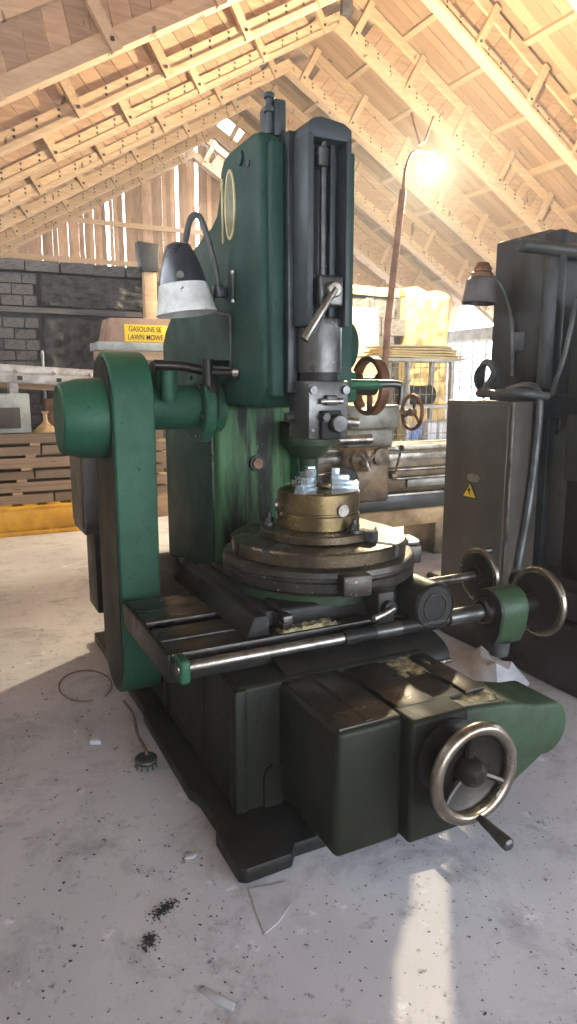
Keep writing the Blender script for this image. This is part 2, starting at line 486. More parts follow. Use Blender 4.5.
# masonry wall across the back ---------------------------------------
YW = 8.6
wb = struct(MB().box(XL, 6.10, YW + 0.03, YW + 0.30, 0, 2.80).build('wall_back', 'mortar'), 'sooty masonry wall with block courses across the back')
r3 = random.Random(11)
row = 0
z = 0.98
while z < 2.76:
    if not (2.33 < z + 0.06 < 2.44):
        x = 0.2 + (0.12 if row % 2 else 0.0)
        while x < 1.03:
            wd = 0.235
            xe = min(x + wd, 1.06)
            if xe - x > 0.05:
                ubox('brick', 'brick', ((x + xe) / 2, YW + 0.02 + r3.uniform(-.012, .012), z + 0.055), (xe - x - 0.012, 0.10, 0.108), wb, (0, r3.uniform(-.012, .012), 0))
            x += wd
    z += 0.121; row += 1
for i in range(6):          # coping course
    ubox('brick', 'brick', (0.38 + i * 0.375, YW + 0.05 + r3.uniform(-.02, .02), 2.862 + r3.uniform(-.006, .006)), (0.36, 0.30, 0.115), wb, (0, r3.uniform(-.02, .02), r3.uniform(-.03, .03)))
ubox('ledge', 'brick', (1.10, YW - 0.02, 2.385), (2.3, 0.08, 0.06), wb)
def rough_panel(name, mat, x0, x1, z0, z1, y, amp, parent, seed, nx=46, nz=46):
    rr = random.Random(seed); m = MB(); vs = []; fs = []
    for i in range(nx + 1):
        for j in range(nz + 1):
            xx = x0 + (x1 - x0) * i / nx; zz = z0 + (z1 - z0) * j / nz
            h = 1.6 * mnoise.noise(Vector((xx * 7, seed, zz * 7))) + 0.9 * mnoise.noise(Vector((xx * 19, seed + 3, zz * 19))) + rr.uniform(-0.35, 0.35)
            e = min(i, nx - i, j, nz - j)
            vs.append((xx, y - amp * (h + 0.6) * min(1, e / 2.0) if e else y + 0.05, zz))
    for i in range(nx):
        for j in range(nz):
            a = i * (nz + 1) + j
            fs.append((a, a + nz + 1, a + nz + 2, a + 1))
    return m.add(vs, fs).build(name, mat, parent, angle=80)
rough_panel('plaster', 'tarred', 1.10, 2.34, 1.0, 2.34, YW, 0.030, wb, 5)
rough_panel('plaster', 'tarred', 1.10, 2.34, 2.43, 2.80, YW, 0.035, wb, 6)
rough_panel('plaster', 'tarred', 4.3, 6.06, 1.6, 2.80, YW, 0.03, wb, 8)
rough_panel('mortar_smear', 'dust', 1.062, 1.10, 1.25, 1.95, YW - 0.01, 0.035, wb, 9, 6, 30)
for i in range(4):
    ubox('brick', 'pier', (4.52 + i * 0.43, YW + 0.08, 2.865 + r3.uniform(-.015, .015)), (0.42, 0.26, 0.12), wb, (0, r3.uniform(-.03, .03), 0))
for k in range(3):
    for i in range(4):
        ubox('brick', 'brick', (4.42 + (0.2 if k % 2 else 0) + i * 0.43, YW - 0.03 + r3.uniform(-.01, .01), 2.12 + k * 0.245), (0.415, 0.10, 0.23), wb)
pr = MB(); pr.box(6.1, 6.87, YW - 0.14, YW + 0.30, 0, 2.80)
pr.prism([(6.1, 2.80), (6.87, 2.80), (6.84, 2.88), (6.62, 2.92), (6.55, 2.86), (6.3, 2.95), (6.12, 2.93)], 'y', YW - 0.12, YW + 0.28)
pr.build('pier', 'pier', wb, 0.02)
rough_panel('pier_render', 'pier', 6.10, 6.87, 1.2, 2.86, YW - 0.15, 0.02, wb, 12, 26, 40)

# roof ----------------------------------------------------------------
deck = MB()
T0 = GD + 0.13; T1 = T0 + 0.06
SKX0, SKX1, SKY0, SKY1 = XR + 0.3, XR + 4.4, 16.75, 18.3
def slab(x0, x1, y0, y1):
    vs = [(x, y, zb(x) + t) for x in (x0, x1) for y in (y0, y1) for t in (T0, T1)]
    deck.add(vs, [(0, 1, 3, 2), (4, 6, 7, 5), (0, 4, 5, 1), (2, 3, 7, 6), (0, 2, 6, 4), (1, 5, 7, 3)])
slab(XL - 0.5, XR, 2.0, Y1 + 0.4)
# nearer part of the left slope, with an added gap shaped to throw the sunlit strip on the floor
gap_floor = [(0.70, 0.93), (0.877, 1.178), (0.998, 1.352), (1.023, 1.359), (1.082, 1.431), (1.116, 1.444), (1.191, 1.535), (1.40, 1.79), (1.53, 1.79), (1.003, 1.116), (0.80, 0.86)]
zplane = lambda x: zb(x) + T0
gap = []
for gx, gy in gap_floor:
    t = (ZR - SL * XR + SL * gx + T0) / (-SUN.z + SL * SUN.x)
    gap.append((gx - SUN.x * t, gy - SUN.y * t))
bmg = bmesh.new()
def loop(pts):
    vv = [bmg.verts.new((x, y, 0)) for x, y in pts]
    for i in range(len(vv)): bmg.edges.new((vv[i], vv[(i + 1) % len(vv)]))
loop([(XL - 0.5, Y0 - 0.4), (XR, Y0 - 0.4), (XR, 2.0), (XL - 0.5, 2.0)]); loop(gap)
bmesh.ops.triangle_fill(bmg, edges=bmg.edges[:], use_beauty=True)
bmg.verts.index_update()
deck.add([(v.co.x, v.co.y, zplane(v.co.x)) for v in bmg.verts], [tuple(v.index for v in f.verts) for f in bmg.faces])
bmg.free()
slab(XR, XE + 0.5, Y0 - 0.4, SKY0); slab(XR, SKX0, SKY0, SKY1); slab(SKX1, XE + 0.5, SKY0, SKY1); slab(XR, XE + 0.5, SKY1, Y1 + 0.4)
ceil = struct(deck.build('ceiling', 'deck'), 'steep pine boarded roof seen from below with skylight strips')
r4 = random.Random(21)
def slope_box(name, mat, x0, x1, y, wy, toff, th, parent):
    """board lying down the slope between x0 and x1, its underside toff above the girder underside"""
    s = 1 if x0 >= XR else -1
    xm = (x0 + x1) / 2
    L = abs(x1 - x0) / cos(ANG)
    c = Vector((xm, y, zb(xm) + toff)) + Vector((s * sin(ANG), 0, cos(ANG))) * (th / 2)
    return ubox(name, mat, c, (L, wy, th), parent, (0, s * ANG, 0))
TP = GD + 0.09
y = 2.6
while y < Y1:
    wd = r4.choice([0.18, 0.19, 0.20, 0.22])
    gap = r4.choice([0.004, 0.005, 0.006, 0.025])
    yc = y + wd / 2
    slope_box('plank', 'pine_rough', XL - 0.3, XR - 0.01, yc, wd, TP + r4.uniform(0, .008), 0.024, ceil)
    xb = XR + r4.uniform(2.9, 4.5)
    if not (SKY0 - 0.05 < yc < SKY1):
        slope_box('plank', 'pine_rough', XR + 0.01, xb, yc, wd, TP + r4.uniform(0, .008), 0.024, ceil)
    slope_box('plank', 'pine_rough', max(xb, SKX1 if SKY0 - 0.05 < yc < SKY1 else 0) + 0.01, XE + 0.4, yc, wd, TP + r4.uniform(0, .008), 0.024, ceil)
    y += wd + gap
for s in (-1, 1):
    for k in range(8):
        d = 0.3 + k * 1.02
        x = XR + s * d
        if XL < x < XE:
            ubox('purlin', 'pine', (x, (2.6 + Y1) / 2, zb(x) + GD + 0.045), (0.095, Y1 - 2.6, 0.09), ceil, (0, s * ANG, 0))
sk = struct(MB().add([(x, yy, zb(x) + T1 + 0.01) for x in (SKX0, SKX1) for yy in (SKY0, SKY1)], [(0, 1, 3, 2)]).build('window_2', 'glass'), 'translucent skylight strip in the right roof slope near the gable')
for k in range(4):
    slope_box('glazing_bar', 'pine', SKX0 + 1.02 * k + 0.1, SKX0 + 1.02 * k + 0.18, (SKY0 + SKY1) / 2, SKY1 - SKY0, T1 - 0.05, 0.05, sk)

# nailed board girders ------------------------------------------------
FR = [7.3, 9.1, 10.9, 12.75, 14.6, 16.5, 18.3]
ORD = ['nearest', 'second', 'third', 'fourth', 'fifth', 'sixth', 'farthest']
def par(x0, x1, o0, o1, ya, yb):
    """strip following the slope between x0 and x1, offsets o0..o1 above the girder underside"""
    m = MB()
    vs = [(x, y, zb(x) + o) for x in (x0, x1) for y in (ya, yb) for o in (o0, o1)]
    return m.add(vs, [(0, 1, 3, 2), (4, 6, 7, 5), (0, 4, 5, 1), (2, 3, 7, 6), (0, 2, 6, 4), (1, 5, 7, 3)])
def girder(fi, y, s):
    side = 'left' if s < 0 else 'right'
    xe = XL if s < 0 else XE
    g = thing('roof_girder', (xe, y, zb(xe)), '%s nailed pine board girder under the %s roof slope%s' % (
        ORD[fi], side, ', counted from the camera' if 0 < fi < 6 else ''), 'roof girder', 'board girders of the roof')
    par(XR, xe, 0.0, 0.06, y - 0.10, y + 0.10).build('bottom_plate', 'pine', g)
    for sg in (-1, 1):
        par(XR, xe, 0.06, 0.21, y + sg * 0.017, y + sg * 0.07).build('lower_flange', 'pine', g)
        par(XR, xe, GD - 0.18, GD, y + sg * 0.017, y + sg * 0.07).build('upper_flange', 'pine', g)
    # web boards, leaning across the girder
    step = 0.195
    n = int(abs(xe - XR) / step) - 1
    lean = -0.40 if fi else -0.13
    if s > 0: lean = 0.40
    mesh_v = None
    big = MB()
    shared = None
    for k in range(n):
        xa = XR + s * (0.42 + k * step)
        xb_ = xa + s * (step - 0.008)
        lo, hi = 0.06, GD - 0.02
        def P(x, o, yy): return (x + lean * (o - lo) / (hi - lo), yy, zb(x) - s * SL * lean * (o - lo) / (hi - lo) + o)
        vs = [P(x, o, yy) for x in (xa, xb_) for yy in (y - 0.012, y + 0.012) for o in (lo, hi)]
        fs = [(0, 1, 3, 2), (4, 6, 7, 5), (0, 4, 5, 1), (2, 3, 7, 6), (0, 2, 6, 4), (1, 5, 7, 3)]
        if fi > 2:
            big.add(vs, fs)
        else:
            if shared is None:
                m = MB().add(vs, fs)
                me = bpy.data.meshes.new('web_board')
                p0 = Vector(vs[0])
                me.from_pydata([tuple(p - p0) for p in m.v], [], m.f)
                bm = bmesh.new(); bm.from_mesh(me); bmesh.ops.recalc_face_normals(bm, faces=bm.faces); bm.to_mesh(me); bm.free()
                me.materials.append(M['pine_rough']); shared = me
            o = bpy.data.objects.new('web_board', shared); COL.objects.link(o)
            o.parent = g; o.location = Vector(vs[0]) - org(g)
            o.location.y += rnd.uniform(-.003, .003)
    if fi > 2:
        big.build('web_boards', 'pine_rough', g)['kind'] = 'stuff'
    # stiffeners, square to the slope, on the camera side
    bolts = MB()
    k = 0
    d = 0.26
    while d < abs(xe - XR) - 0.2:
        xs = XR + s * d
        c = Vector((xs, y - 0.107, zb(xs))) + Vector((s * sin(ANG), 0, cos(ANG))) * (GD * cos(ANG) / 2 - 0.01)
        ubox('stiffener', 'pine', c, (0.11, 0.07, GD * cos(ANG) + 0.03), g, (0, s * ANG, 0))
        for q in (0.08,):
            bc = Vector((xs, y - 0.146, zb(xs))) + Vector((s * sin(ANG), 0, cos(ANG))) * q
            bolts.box(bc.x - .018, bc.x + .018, bc.y - .008, bc.y + .006, bc.z - .018, bc.z + .018)
        if fi > 0:
            for q in range(1, 4):
                xx = xs + s * 1.07 * q / 4.2
                for o in (0.105, 0.175):
                    bolts.box(xx - .013, xx + .013, y - .078, y - .065, zb(xx) + o - .015, zb(xx) + o + .015)
        d += 1.07
    bolts.build('nails', 'chip', g)['kind'] = 'stuff'
for fi, y in enumerate(FR):
    for s in (-1, 1):
        girder(fi, y, s)
tag(MB().box(XR - 0.09, XR + 0.09, 10.55, 10.64, 7.36, 7.86).build('ridge_plate', 'brick'), 'dark plate bolted at the ridge of the third girder pair', 'plate')

# ================================================================== SLOTTING MACHINE
SM = thing('slotting_machine', (1.38, 3.0, 0), 'tall green slotting machine with belt guard, round table and handwheels', 'machine')

def bolt(c, ax, r, h, name='bolt', mat='dark_steel', parent=SM, n=6):
    return MB().cyl(Vector(c), Vector(c) + Vector(ax).normalized() * h, r, n=n).build(name, mat, parent)

def heap(nm, x0, x1, y0, y1, z, amp, parent, seed, nx=26, ny=20):
    rr = random.Random(seed); vs = []; fs = []
    for i in range(nx + 1):
        for j in range(ny + 1):
            x = x0 + (x1 - x0) * i / nx; y = y0 + (y1 - y0) * j / ny
            e = min(i / nx, 1 - i / nx, j / ny, 1 - j / ny)
            h = mnoise.noise(Vector((x * 24, y * 24, seed))) + 0.35 + rr.uniform(-.35, .35)
            vs.append((x, y, z + (amp * h if e > 0.04 else -0.006) - 0.004 * (e < 0.12)))
    for i in range(nx):
        for j in range(ny):
            a = i * (ny + 1) + j
            fs.append((a, a + ny + 1, a + ny + 2, a + 1))
    o = MB().add(vs, fs).build(nm, 'swarf', parent, angle=60)
    o['kind'] = 'stuff'
    return o
# --- plinth and base
pl = MB()
pl.prism([(0.72, 4.15), (0.735, 3.0), (0.72, 2.98), (0.715, 2.30), (0.735, 2.24), (0.74, 2.05), (0.715, 2.0), (0.715, 1.80), (0.74, 1.785), (0.90, 1.79), (0.93, 1.83),
          (1.20, 1.83), (1.62, 1.83), (1.66, 1.9), (1.66, 4.15)], 'z', 0.0, 0.055)
pl.build('plinth', 'black', SM, 0.008)
bs_ = MB(); bs_.box(0.820, 1.62, 2.06, 4.1, 0.05, 0.526)
base = bs_.build('base', 'dark_green', SM, 0.018, 3)
MB().box(0.810, 0.825, 2.40, 2.85, 0.12, 0.46).build('side_cover', 'dark_green', base, 0.005)
MB().box(0.810, 0.825, 2.98, 3.5, 0.12, 0.46).build('side_cover', 'dark_green', base, 0.005)
MB().box(0.808, 0.827, 2.88, 2.93, 0.06, 0.52).build('rib', 'dark_green', base, 0.004)
MB().box(0.811, 0.86, 2.05, 2.12, 0.055, 0.52).build('rib', 'dark_green', base, 0.012)
arch = [(0.92, 0.056), (0.92, 0.17), (0.93, 0.20), (0.955, 0.215), (0.98, 0.20), (0.99, 0.17), (0.99, 0.056)]
MB().prism(arch, 'y', 2.048, 2.07).build('foot_recess', 'dark_green', base)

# --- cross bed in front with its ways
fb = MB(); fb.box(0.985, 1.235, 1.66, 2.16, 0.085, 0.515)
cb = fb.build('cross_bed', 'dark_green', SM, 0.022, 3)
MB().box(1.0, 1.225, 1.672, 2.16, 0.505, 0.520).build('way_strip', 'way', cb, 0.004)
MB().box(1.10, 1.13, 1.68, 2.16, 0.518, 0.5235).build('way_strip', 'way', cb, 0.002)
fb = MB(); fb.box(1.234, 1.62, 1.70, 2.16, 0.085, 0.50)
cb2 = fb.build('cross_bed', 'dark_green', SM, 0.015, 3)
MB().box(1.250, 1.40, 1.715, 2.16, 0.498, 0.518).build('way_strip', 'way', cb2, 0.003)
MB().box(1.408, 1.52, 1.715, 2.16, 0.498, 0.512).build('way_strip', 'black', cb2, 0.003)
MB().box(1.528, 1.615, 1.715, 2.16, 0.498, 0.518).build('way_strip', 'way', cb2, 0.003)

# --- gear housing and cover that runs to the right
gh = MB(); gh.box(1.232, 1.46, 1.615, 1.74, 0.088, 0.515)
ghs = gh.build('gear_housing', 'dark_green', SM, 0.016, 3)
poly = [(1.43, 0.12), (1.43, 0.500), (1.66, 0.478), (1.81, 0.440)]
for i in range(9):
    a = R(62) - R(160) * i / 8
    poly.append((1.845 + 0.105 * cos(a), 0.340 + 0.105 * sin(a)))
poly += [(1.70, 0.165)]
cov = MB().prism(poly, 'y', 1.64, 1.86).build('belt_cover', 'cover_green', SM, 0.016, 3)
MB().add([(x, y, z) for x, z0 in ((1.435, .4995), (1.655, .4785)) for y in (1.65, 1.855) for z in (z0, z0 + .007)], [(0, 1, 3, 2), (4, 6, 7, 5), (0, 4, 5, 1), (2, 3, 7, 6), (0, 2, 6, 4), (1, 5, 7, 3)]).build('cover_lid', 'black', cov)
heap('swarf', 1.46, 1.64, 1.665, 1.85, 0.500, 0.009, cov, 4)  # real swarf, but its pale yellow also stands for lamplight on the dark top
heap('swarf', 1.40, 1.60, 1.90, 2.10, 0.513, 0.007, cb2, 7)  # swarf again, with the lamplit patch of the bed put into its colour
MB().lathe((1.377, 1.625, 0.372), (0, -1, 0), [(0, 0), (.125, 0), (.125, .02), (.108, .035), (.085, .04), (.06, .05), (0, .05)], 36).build('bearing_boss', 'black', ghs, 0)

def handwheel(c, ax, RR, r, rim_mat, web_mat, handle=None, dish=0.03, hub=0.045, solid=True, name='handwheel', spokes=3, rot=0.3, hub_out=0.03):
    ax, u, w = frame(ax); c = Vector(c)
    rim = MB().torus(c, ax, RR, r, sy=1.0).build(name, rim_mat, SM)
    m = MB()
    m.lathe(c - ax * (dish + 0.02), ax, [(0, 0), (hub * 1.1, 0), (hub * 1.1, 0.02), (hub, dish + 0.02), (hub * .8, dish + .02 + hub_out * .6), (hub * .45, dish + .02 + hub_out), (0, dish + 0.02 + hub_out)], 28)
    m.build('hub', web_mat, rim)
    if solid:
        MB().lathe(c - ax * (dish + 0.008), ax, [(hub * .8, 0), (RR * .62, 0.004), (RR + r * .2, dish * 0.75), (RR + r * .2, dish * 0.75 + 0.012), (RR * .62, 0.018), (hub * .8, 0.014)], 44).build('web', web_mat, rim)
    for k in range(spokes):
        a = rot + 2 * pi * k / spokes
        d = u * cos(a) + w * sin(a)
        MB().tube([c + d * hub * .7 - ax * dish * .5, c + d * RR * .6 - ax * dish * .35, c + d * (RR - r * .5)], 0.014, 8, 0.011).build('spoke', web_mat, rim)
    if handle:
        a, L, lean = handle
        d = u * cos(a) + w * sin(a)
        p = c + d * (RR - r * 0.2)
        q = ax + d * lean
        MB().lathe(p, q, [(0, 0), (.011, 0), (.010, .02), (.014, .03), (.016, L * .5), (.021, L - .018), (.020, L - .006), (.012, L), (0, L)], 16).build('handle', 'dark_steel', rim)
    return rim
fx = frame((0, -1, 0))
def ang_for(ax, d):
    a, u, w = frame(ax); d = Vector(d)
    return math.atan2(d.dot(w), d.dot(u))
handwheel((1.377, 1.49, 0.372), (0, -1, 0), 0.147, 0.021, 'worn_rim', 'wheel_iron', (ang_for((0, -1, 0), (0.10, 0, -0.97)), 0.15, 0.12), dish=0.045, rot=0.6)
MB().cyl((1.377, 1.62, 0.372), (1.377, 1.49, 0.372), 0.03).build('spindle', 'dark_steel', SM)

# --- long slide carrying the feed rod
sl = MB(); sl.box(0.632, 1.74, 2.20, 2.86, 0.525, 0.605)
slide = sl.build('long_slide', 'black', SM, 0.012)
for ya, yb, zt in ((2.205, 2.33, 0.632), (2.335, 2.47, 0.637), (2.54, 2.70, 0.640), (2.70, 2.85, 0.637)):
    MB().box(0.640, 1.735, ya, yb, 0.60, zt).build('way_strip', 'way', slide, 0.004)
MB().box(0.622, 0.640, 2.20, 2.86, 0.53, 0.635).build('end_plate', 'black', slide, 0.008)
MB().cyl((0.64, 2.155, 0.598), (2.10, 2.155, 0.598), 0.021).build('feed_rod', 'steel', SM)
MB().box(0.645, 0.685, 2.125, 2.21, 0.545, 0.632).build('rod_bracket', 'green', SM, 0.014, 3)
MB().cyl((1.30, 2.155, 0.598), (1.78, 2.155, 0.598), 0.029).build('rod_sleeve', 'black', SM)
MB().cyl((1.44, 2.155, 0.598), (1.56, 2.155, 0.598), 0.0295).build('rod_sleeve', 'dark_steel', SM)

# --- curved chip apron under the slide front
ap = MB(); n = 10; pts = []
for i in range(n + 1):
    a = pi / 2 * i / n
    pts.append((2.20 - 0.15 * sin(a), 0.470 + 0.085 * cos(a)))
inn = [(y + 0.012, z - 0.014) for y, z in reversed(pts)]
ap.prism(pts + inn, 'x', 1.02, 1.74)
ap.build('chip_apron', 'black', SM, 0.003)
MB().tube([(1.02, 2.05, 0.468), (1.74, 2.05, 0.468)], 0.010, 8).build('apron_lip', 'ring', SM)

# --- saddle
sd = MB(); sd.box(1.09, 1.80, 2.26, 3.05, 0.635, 0.715)
sad = sd.build('saddle', 'black', SM, 0.02, 3)
def ridge(x0, x1, y0, y1, z0, z1, nm):
    MB().prism([(x0, z0), (x0 + .012, z0 + .03), (x0 + 0.035, z1), (x1 - .01, z1), (x1, z1 - .012), (x1, z0)], 'y', y0, y1).build(nm, 'black', sad, 0.008)
ridge(0.925, 1.02, 2.215, 3.12, 0.635, 0.715, 'wiper_bar')
ridge(1.01, 1.10, 2.30, 3.10, 0.635, 0.70, 'wiper_bar')
MB().box(1.075, 1.12, 2.215, 2.30, 0.637, 0.70).build('wiper_clamp', 'way', sad, 0.01)
heap('swarf', 1.06, 1.32, 2.21, 2.265, 0.645, 0.012, sad, 9, 30, 8)
bolt((0.965, 3.10, 0.715), (0, 0, 1), 0.014, 0.02, parent=sad)

# --- round table
TC = Vector((1.428, 2.59, 0))
def disc(prof, nm, mat, parent=SM, n=72):
    return MB().lathe(TC, (0, 0, 1), prof, n).build(nm, mat, parent, angle=30)
disc([(0.0, .70), (.37, .70), (.365, .735), (.33, .76), (.0, .76)], 'table_base', 'cover_green')
ringo = disc([(0, .750), (.398, .750), (.415, .765), (.418, .80), (.408, .806), (.408, .816), (.418, .822), (.414, .843), (.40, .85), (0, .85)], 'index_ring', 'ring')
rt = disc([(0, .848), (.374, .848), (.380, .856), (.381, .902), (.375, .91), (.0, .91)], 'rotary_table', 'table_iron')
for k in range(4):
    a = R(28) + k * pi / 2
    mtx = Matrix.Translation(TC + Vector((0, 0, .893))) @ Matrix.Rotation(a, 4, 'Z')
    MB().box(.19, .3822, -.016, .016, -.03, .0185, mtx).build('tee_slot', 'chip', rt)
# lugs on the ring
for a, nm in ((R(-100), 'ring_lug'), (R(-12), 'ring_lug')):
    mtx = Matrix.Translation(TC) @ Matrix.Rotation(a, 4, 'Z')
    MB().box(.39, .47, -.06, .06, .76, .845, mtx).build(nm, 'ring', ringo, 0.012)
mtx = Matrix.Translation(TC) @ Matrix.Rotation(R(-12), 4, 'Z')
MB().box(.40, .46, -.055, .055, .845, .872, mtx).build('ring_lug', 'steel', ringo, 0.008)
# clamp with its lever
cl_ = MB(); cl_.box(1.42, 1.50, 2.10, 2.2, 0.645, 0.775)
clamp = cl_.build('table_clamp', 'black', SM, 0.015)
MB().cyl((1.462, 2.105, 0.715), (1.462, 2.075, 0.715), 0.028).build('clamp_boss', 'black', clamp)
MB().tube([(1.47, 2.07, 0.717), (1.42, 2.055, 0.708), (1.365, 2.045, 0.700)], 0.0095, 10, 0.012, False).build('clamp_lever', 'steel', clamp)

# --- dial drum and right-hand drives
dr = MB().lathe((1.715, 2.42, 0.668), (0, -1, 0), [(0, 0), (.10, 0), (.10, .28), (.096, .29), (.088, .296), (.085, .292), (.0, .292)], 44).build('dial_drum', 'black', SM)
MB().torus((1.715, 2.127, 0.668), (0, 1, 0), 0.055, 0.004, 36, 6).build('dial_ring', 'ring', dr)
MB().box(1.62, 1.77, 2.16, 2.5, 0.56, 0.665).build('drum_bracket', 'black', dr, 0.02)
MB().box(1.70, 1.86, 2.42, 2.75, 0.60, 0.70).build('cross_shaft_block', 'way', SM, 0.01)
MB().cyl((1.80, 2.155, 0.602), (2.12, 2.155, 0.602), 0.034).build('drive_sleeve', 'dark_steel', SM)
MB().cyl((1.975, 2.155, 0.602), (2.03, 2.155, 0.602), 0.055, ch=.01).build('drive_collar', 'wheel_iron', SM)
prof = []
for i in range(13):
    a = R(-10) + R(200) * i / 12
    prof.append((2.155 + 0.092 * cos(a), 0.607 + 0.092 * sin(a)))
prof += [(2.075, 0.52), (2.105, 0.455), (2.20, 0.455), (2.235, 0.52)]
db = MB().prism(prof, 'x', 2.02, 2.17).build('drive_box', 'cover_green', SM, 0.012, 3)
MB().prism([(2.155 + (y - 2.155) * .97, .56 + (z - .56) * .97) for y, z in prof], 'x', 2.014, 2.024).build('drive_box_face', 'black', db, 0.003)
MB().cyl((2.17, 2.155, 0.602), (2.31, 2.155, 0.602), 0.045, 0.04).build('drive_hub', 'wheel_iron', SM)
handwheel((2.31, 2.155, 0.602), (1, 0, 0), 0.140, 0.018, 'worn_rim', 'wheel_iron', (ang_for((1, 0, 0), (0, 0.2, 0.9)), 0.03, 0), dish=0.02, hub=0.04, rot=0.9)
MB().cyl((1.84, 2.50, 0.640), (2.28, 2.50, 0.640), 0.022).build('cross_shaft', 'steel', SM)
handwheel((2.275, 2.50, 0.640), (1, 0, 0), 0.118, 0.016, 'worn_rim', 'wheel_iron', (ang_for((1, 0, 0), (0, 0.3, 0.6)), 0.11, 0), dish=0.015, hub=0.04, rot=0.2)
MB().cyl((2.06, 2.12, 0.47), (2.06, 2.12, 0.41), 0.045, 0.04).build('drain_boss', 'chip', SM)

# --- column and head
col_ = MB(); col_.prism([(1.185, 3.20), (1.62, 3.20), (1.62, 4.05), (1.185, 4.05)], 'z', 0.52, 1.46)
column = col_.build('column', 'column_green', SM, 0.035, 4)
MB().box(1.176, 1.19, 3.24, 4.03, 0.54, 1.45).build('side_plate', 'head_green', column, 0.005)
MB().cyl((1.405, 3.205, 1.16), (1.405, 3.185, 1.16), 0.042, n=28).build('oil_plug', 'black', column)
MB().cyl((1.405, 3.19, 1.16), (1.405, 3.178, 1.16), 0.026, n=20).build('oil_plug', 'rust', column)
hp = [(2.66, 1.456), (2.60, 1.53), (2.60, 2.46), (2.625, 2.51), (2.69, 2.525), (2.94, 2.525), (3.00, 2.512), (3.035, 2.48), (3.055, 2.42), (3.07, 2.36), (3.10, 2.305), (3.17, 2.27), (3.28, 2.25),
      (3.47, 2.205), (3.62, 2.11), (3.78, 1.96), (3.95, 1.86), (4.02, 1.78), (4.02, 1.456)]
head = MB().prism(hp, 'x', 1.17, 1.59).build('head', 'head_green', SM, 0.03, 4)
MB().box(1.195, 1.255, 2.565, 2.62, 1.50, 2.47).build('guide_rail', 'head_green', head, 0.012, 3)
MB().box(1.46, 1.575, 2.565, 2.62, 1.50, 2.47).build('guide_rail', 'head_green', head, 0.012, 3)
MB().box(1.255, 1.30, 2.535, 2.62, 1.52, 2.50).build('gib', 'ram_dark', head, 0.004)
ring = []
def oval(cy, cz, ry, rz, t, x0, x1, n=30):
    m = MB(); vs = []; fs = []
    for i in range(n):
        a = 2 * pi * i / n
        for (qy, qz) in ((ry, rz), (ry - t, rz - t)):
            for xx in (x0, x1):
                vs.append((xx, cy + qy * cos(a), cz + qz * sin(a)))
    for i in range(n):
        a = 4 * i; b = 4 * ((i + 1) % n)
        fs += [(a, b, b + 1, a + 1), (a + 2, a + 3, b + 3, b + 2), (a, a + 2, b + 2, b), (a + 1, b + 1, b + 3, a + 3)]
    return m.add(vs, fs)
oval(2.92, 2.305, 0.060, 0.142, 0.014, 1.164, 1.173).build('painted_zero', 'tan_paint', head)
MB().prism([(2.92 + 0.047 * cos(2 * pi * i / 26), 2.305 + 0.129 * sin(2 * pi * i / 26)) for i in range(26)], 'x', 1.1665, 1.172).build('painted_zero', 'olive_paint', head)
MB().box(1.164, 1.173, 2.998, 3.014, 2.165, 2.43).box(1.164, 1.173, 3.014, 3.03, 2.39, 2.42).build('painted_one', 'tan_paint', head)
MB().cyl((1.165, 2.72, 2.42), (1.172, 2.72, 2.42), 0.014, n=14).build('bolt', 'black', head)
MB().cyl((1.160, 2.80, 2.46), (1.172, 2.80, 2.46), 0.03, n=18).build('screw_plug', 'head_green', head)
MB().box(1.235, 1.285, 2.61, 2.76, 2.50, 2.635).build('top_bracket', 'ram_grey', head, 0.01)
eb = MB().cyl((1.222, 2.635, 2.51), (1.222, 2.635, 2.655), 0.014, n=14).build('eye_bolt', 'ram_grey', head)
MB().cyl((1.222, 2.635, 2.585), (1.222, 2.635, 2.605), 0.024, n=14).build('nut', 'ram_grey', head, 0.004)
MB().cyl((1.222, 2.635, 2.635), (1.222, 2.635, 2.655), 0.022, n=14).build('nut', 'ram_grey', head, 0.004)

# --- ram with its slot, screw and clamp handle
rm = MB()
rm.box(1.278, 1.306, 2.42, 2.60, 1.775, 2.47).box(1.446, 1.468, 2.42, 2.60, 1.775, 2.47)
rm.box(1.30, 1.455, 2.50, 2.60, 1.775, 2.47)
rm.prism([(1.278, 2.45), (1.280, 2.49), (1.300, 2.515), (1.335, 2.525), (1.43, 2.515), (1.468, 2.495), (1.468, 2.45)], 'y', 2.42, 2.60)
ram = rm.build('ram', 'ram_grey', SM, 0.007)
MB().box(1.306, 1.446, 2.492, 2.502, 1.80, 2.45).build('slot_back', 'ram_dark', ram)
MB().cyl((1.365, 2.46, 1.80), (1.365, 2.46, 2.45), 0.013, n=14).build('adjusting_screw', 'dark_steel', ram)
MB().cyl((1.357, 2.46, 2.36), (1.357, 2.46, 2.43), 0.027, n=20, ch=.005).build('screw_bearing', 'dark_steel', ram)
MB().box(1.402, 1.425, 2.468, 2.495, 1.80, 2.45).build('slot_rail', 'ram_grey', ram, 0.003)
MB().cyl((1.468, 2.51, 2.215), (1.492, 2.51, 2.215), 0.024, n=18, ch=.006).build('knob', 'ram_grey', ram)
ch_ = MB().box(1.326, 1.430, 2.405, 2.48, 1.85, 1.965).build('clamp_block', 'dark_steel', ram, 0.010, 3)
MB().cyl((1.372, 2.405, 1.908), (1.372, 2.365, 1.908), 0.030, n=20, ch=.005).build('clamp_boss', 'steel', ch_)
MB().tube([(1.375, 2.372, 1.912), (1.305, 2.366, 1.815), (1.238, 2.360, 1.722)], 0.013, 12, 0.016, False).build('clamp_handle', 'steel', ch_)
MB().cyl((1.239, 2.360, 1.7235), (1.234, 2.3595, 1.716), 0.0172).build('clamp_handle', 'steel', ch_)
rl = MB().lathe((1.381, 2.505, 1.60), (0, 0, 1), [(0, 0), (.088, 0), (.088, .18), (.084, .205), (.06, .215), (0, .215)], 40).build('ram_nose', 'dark_steel', SM)
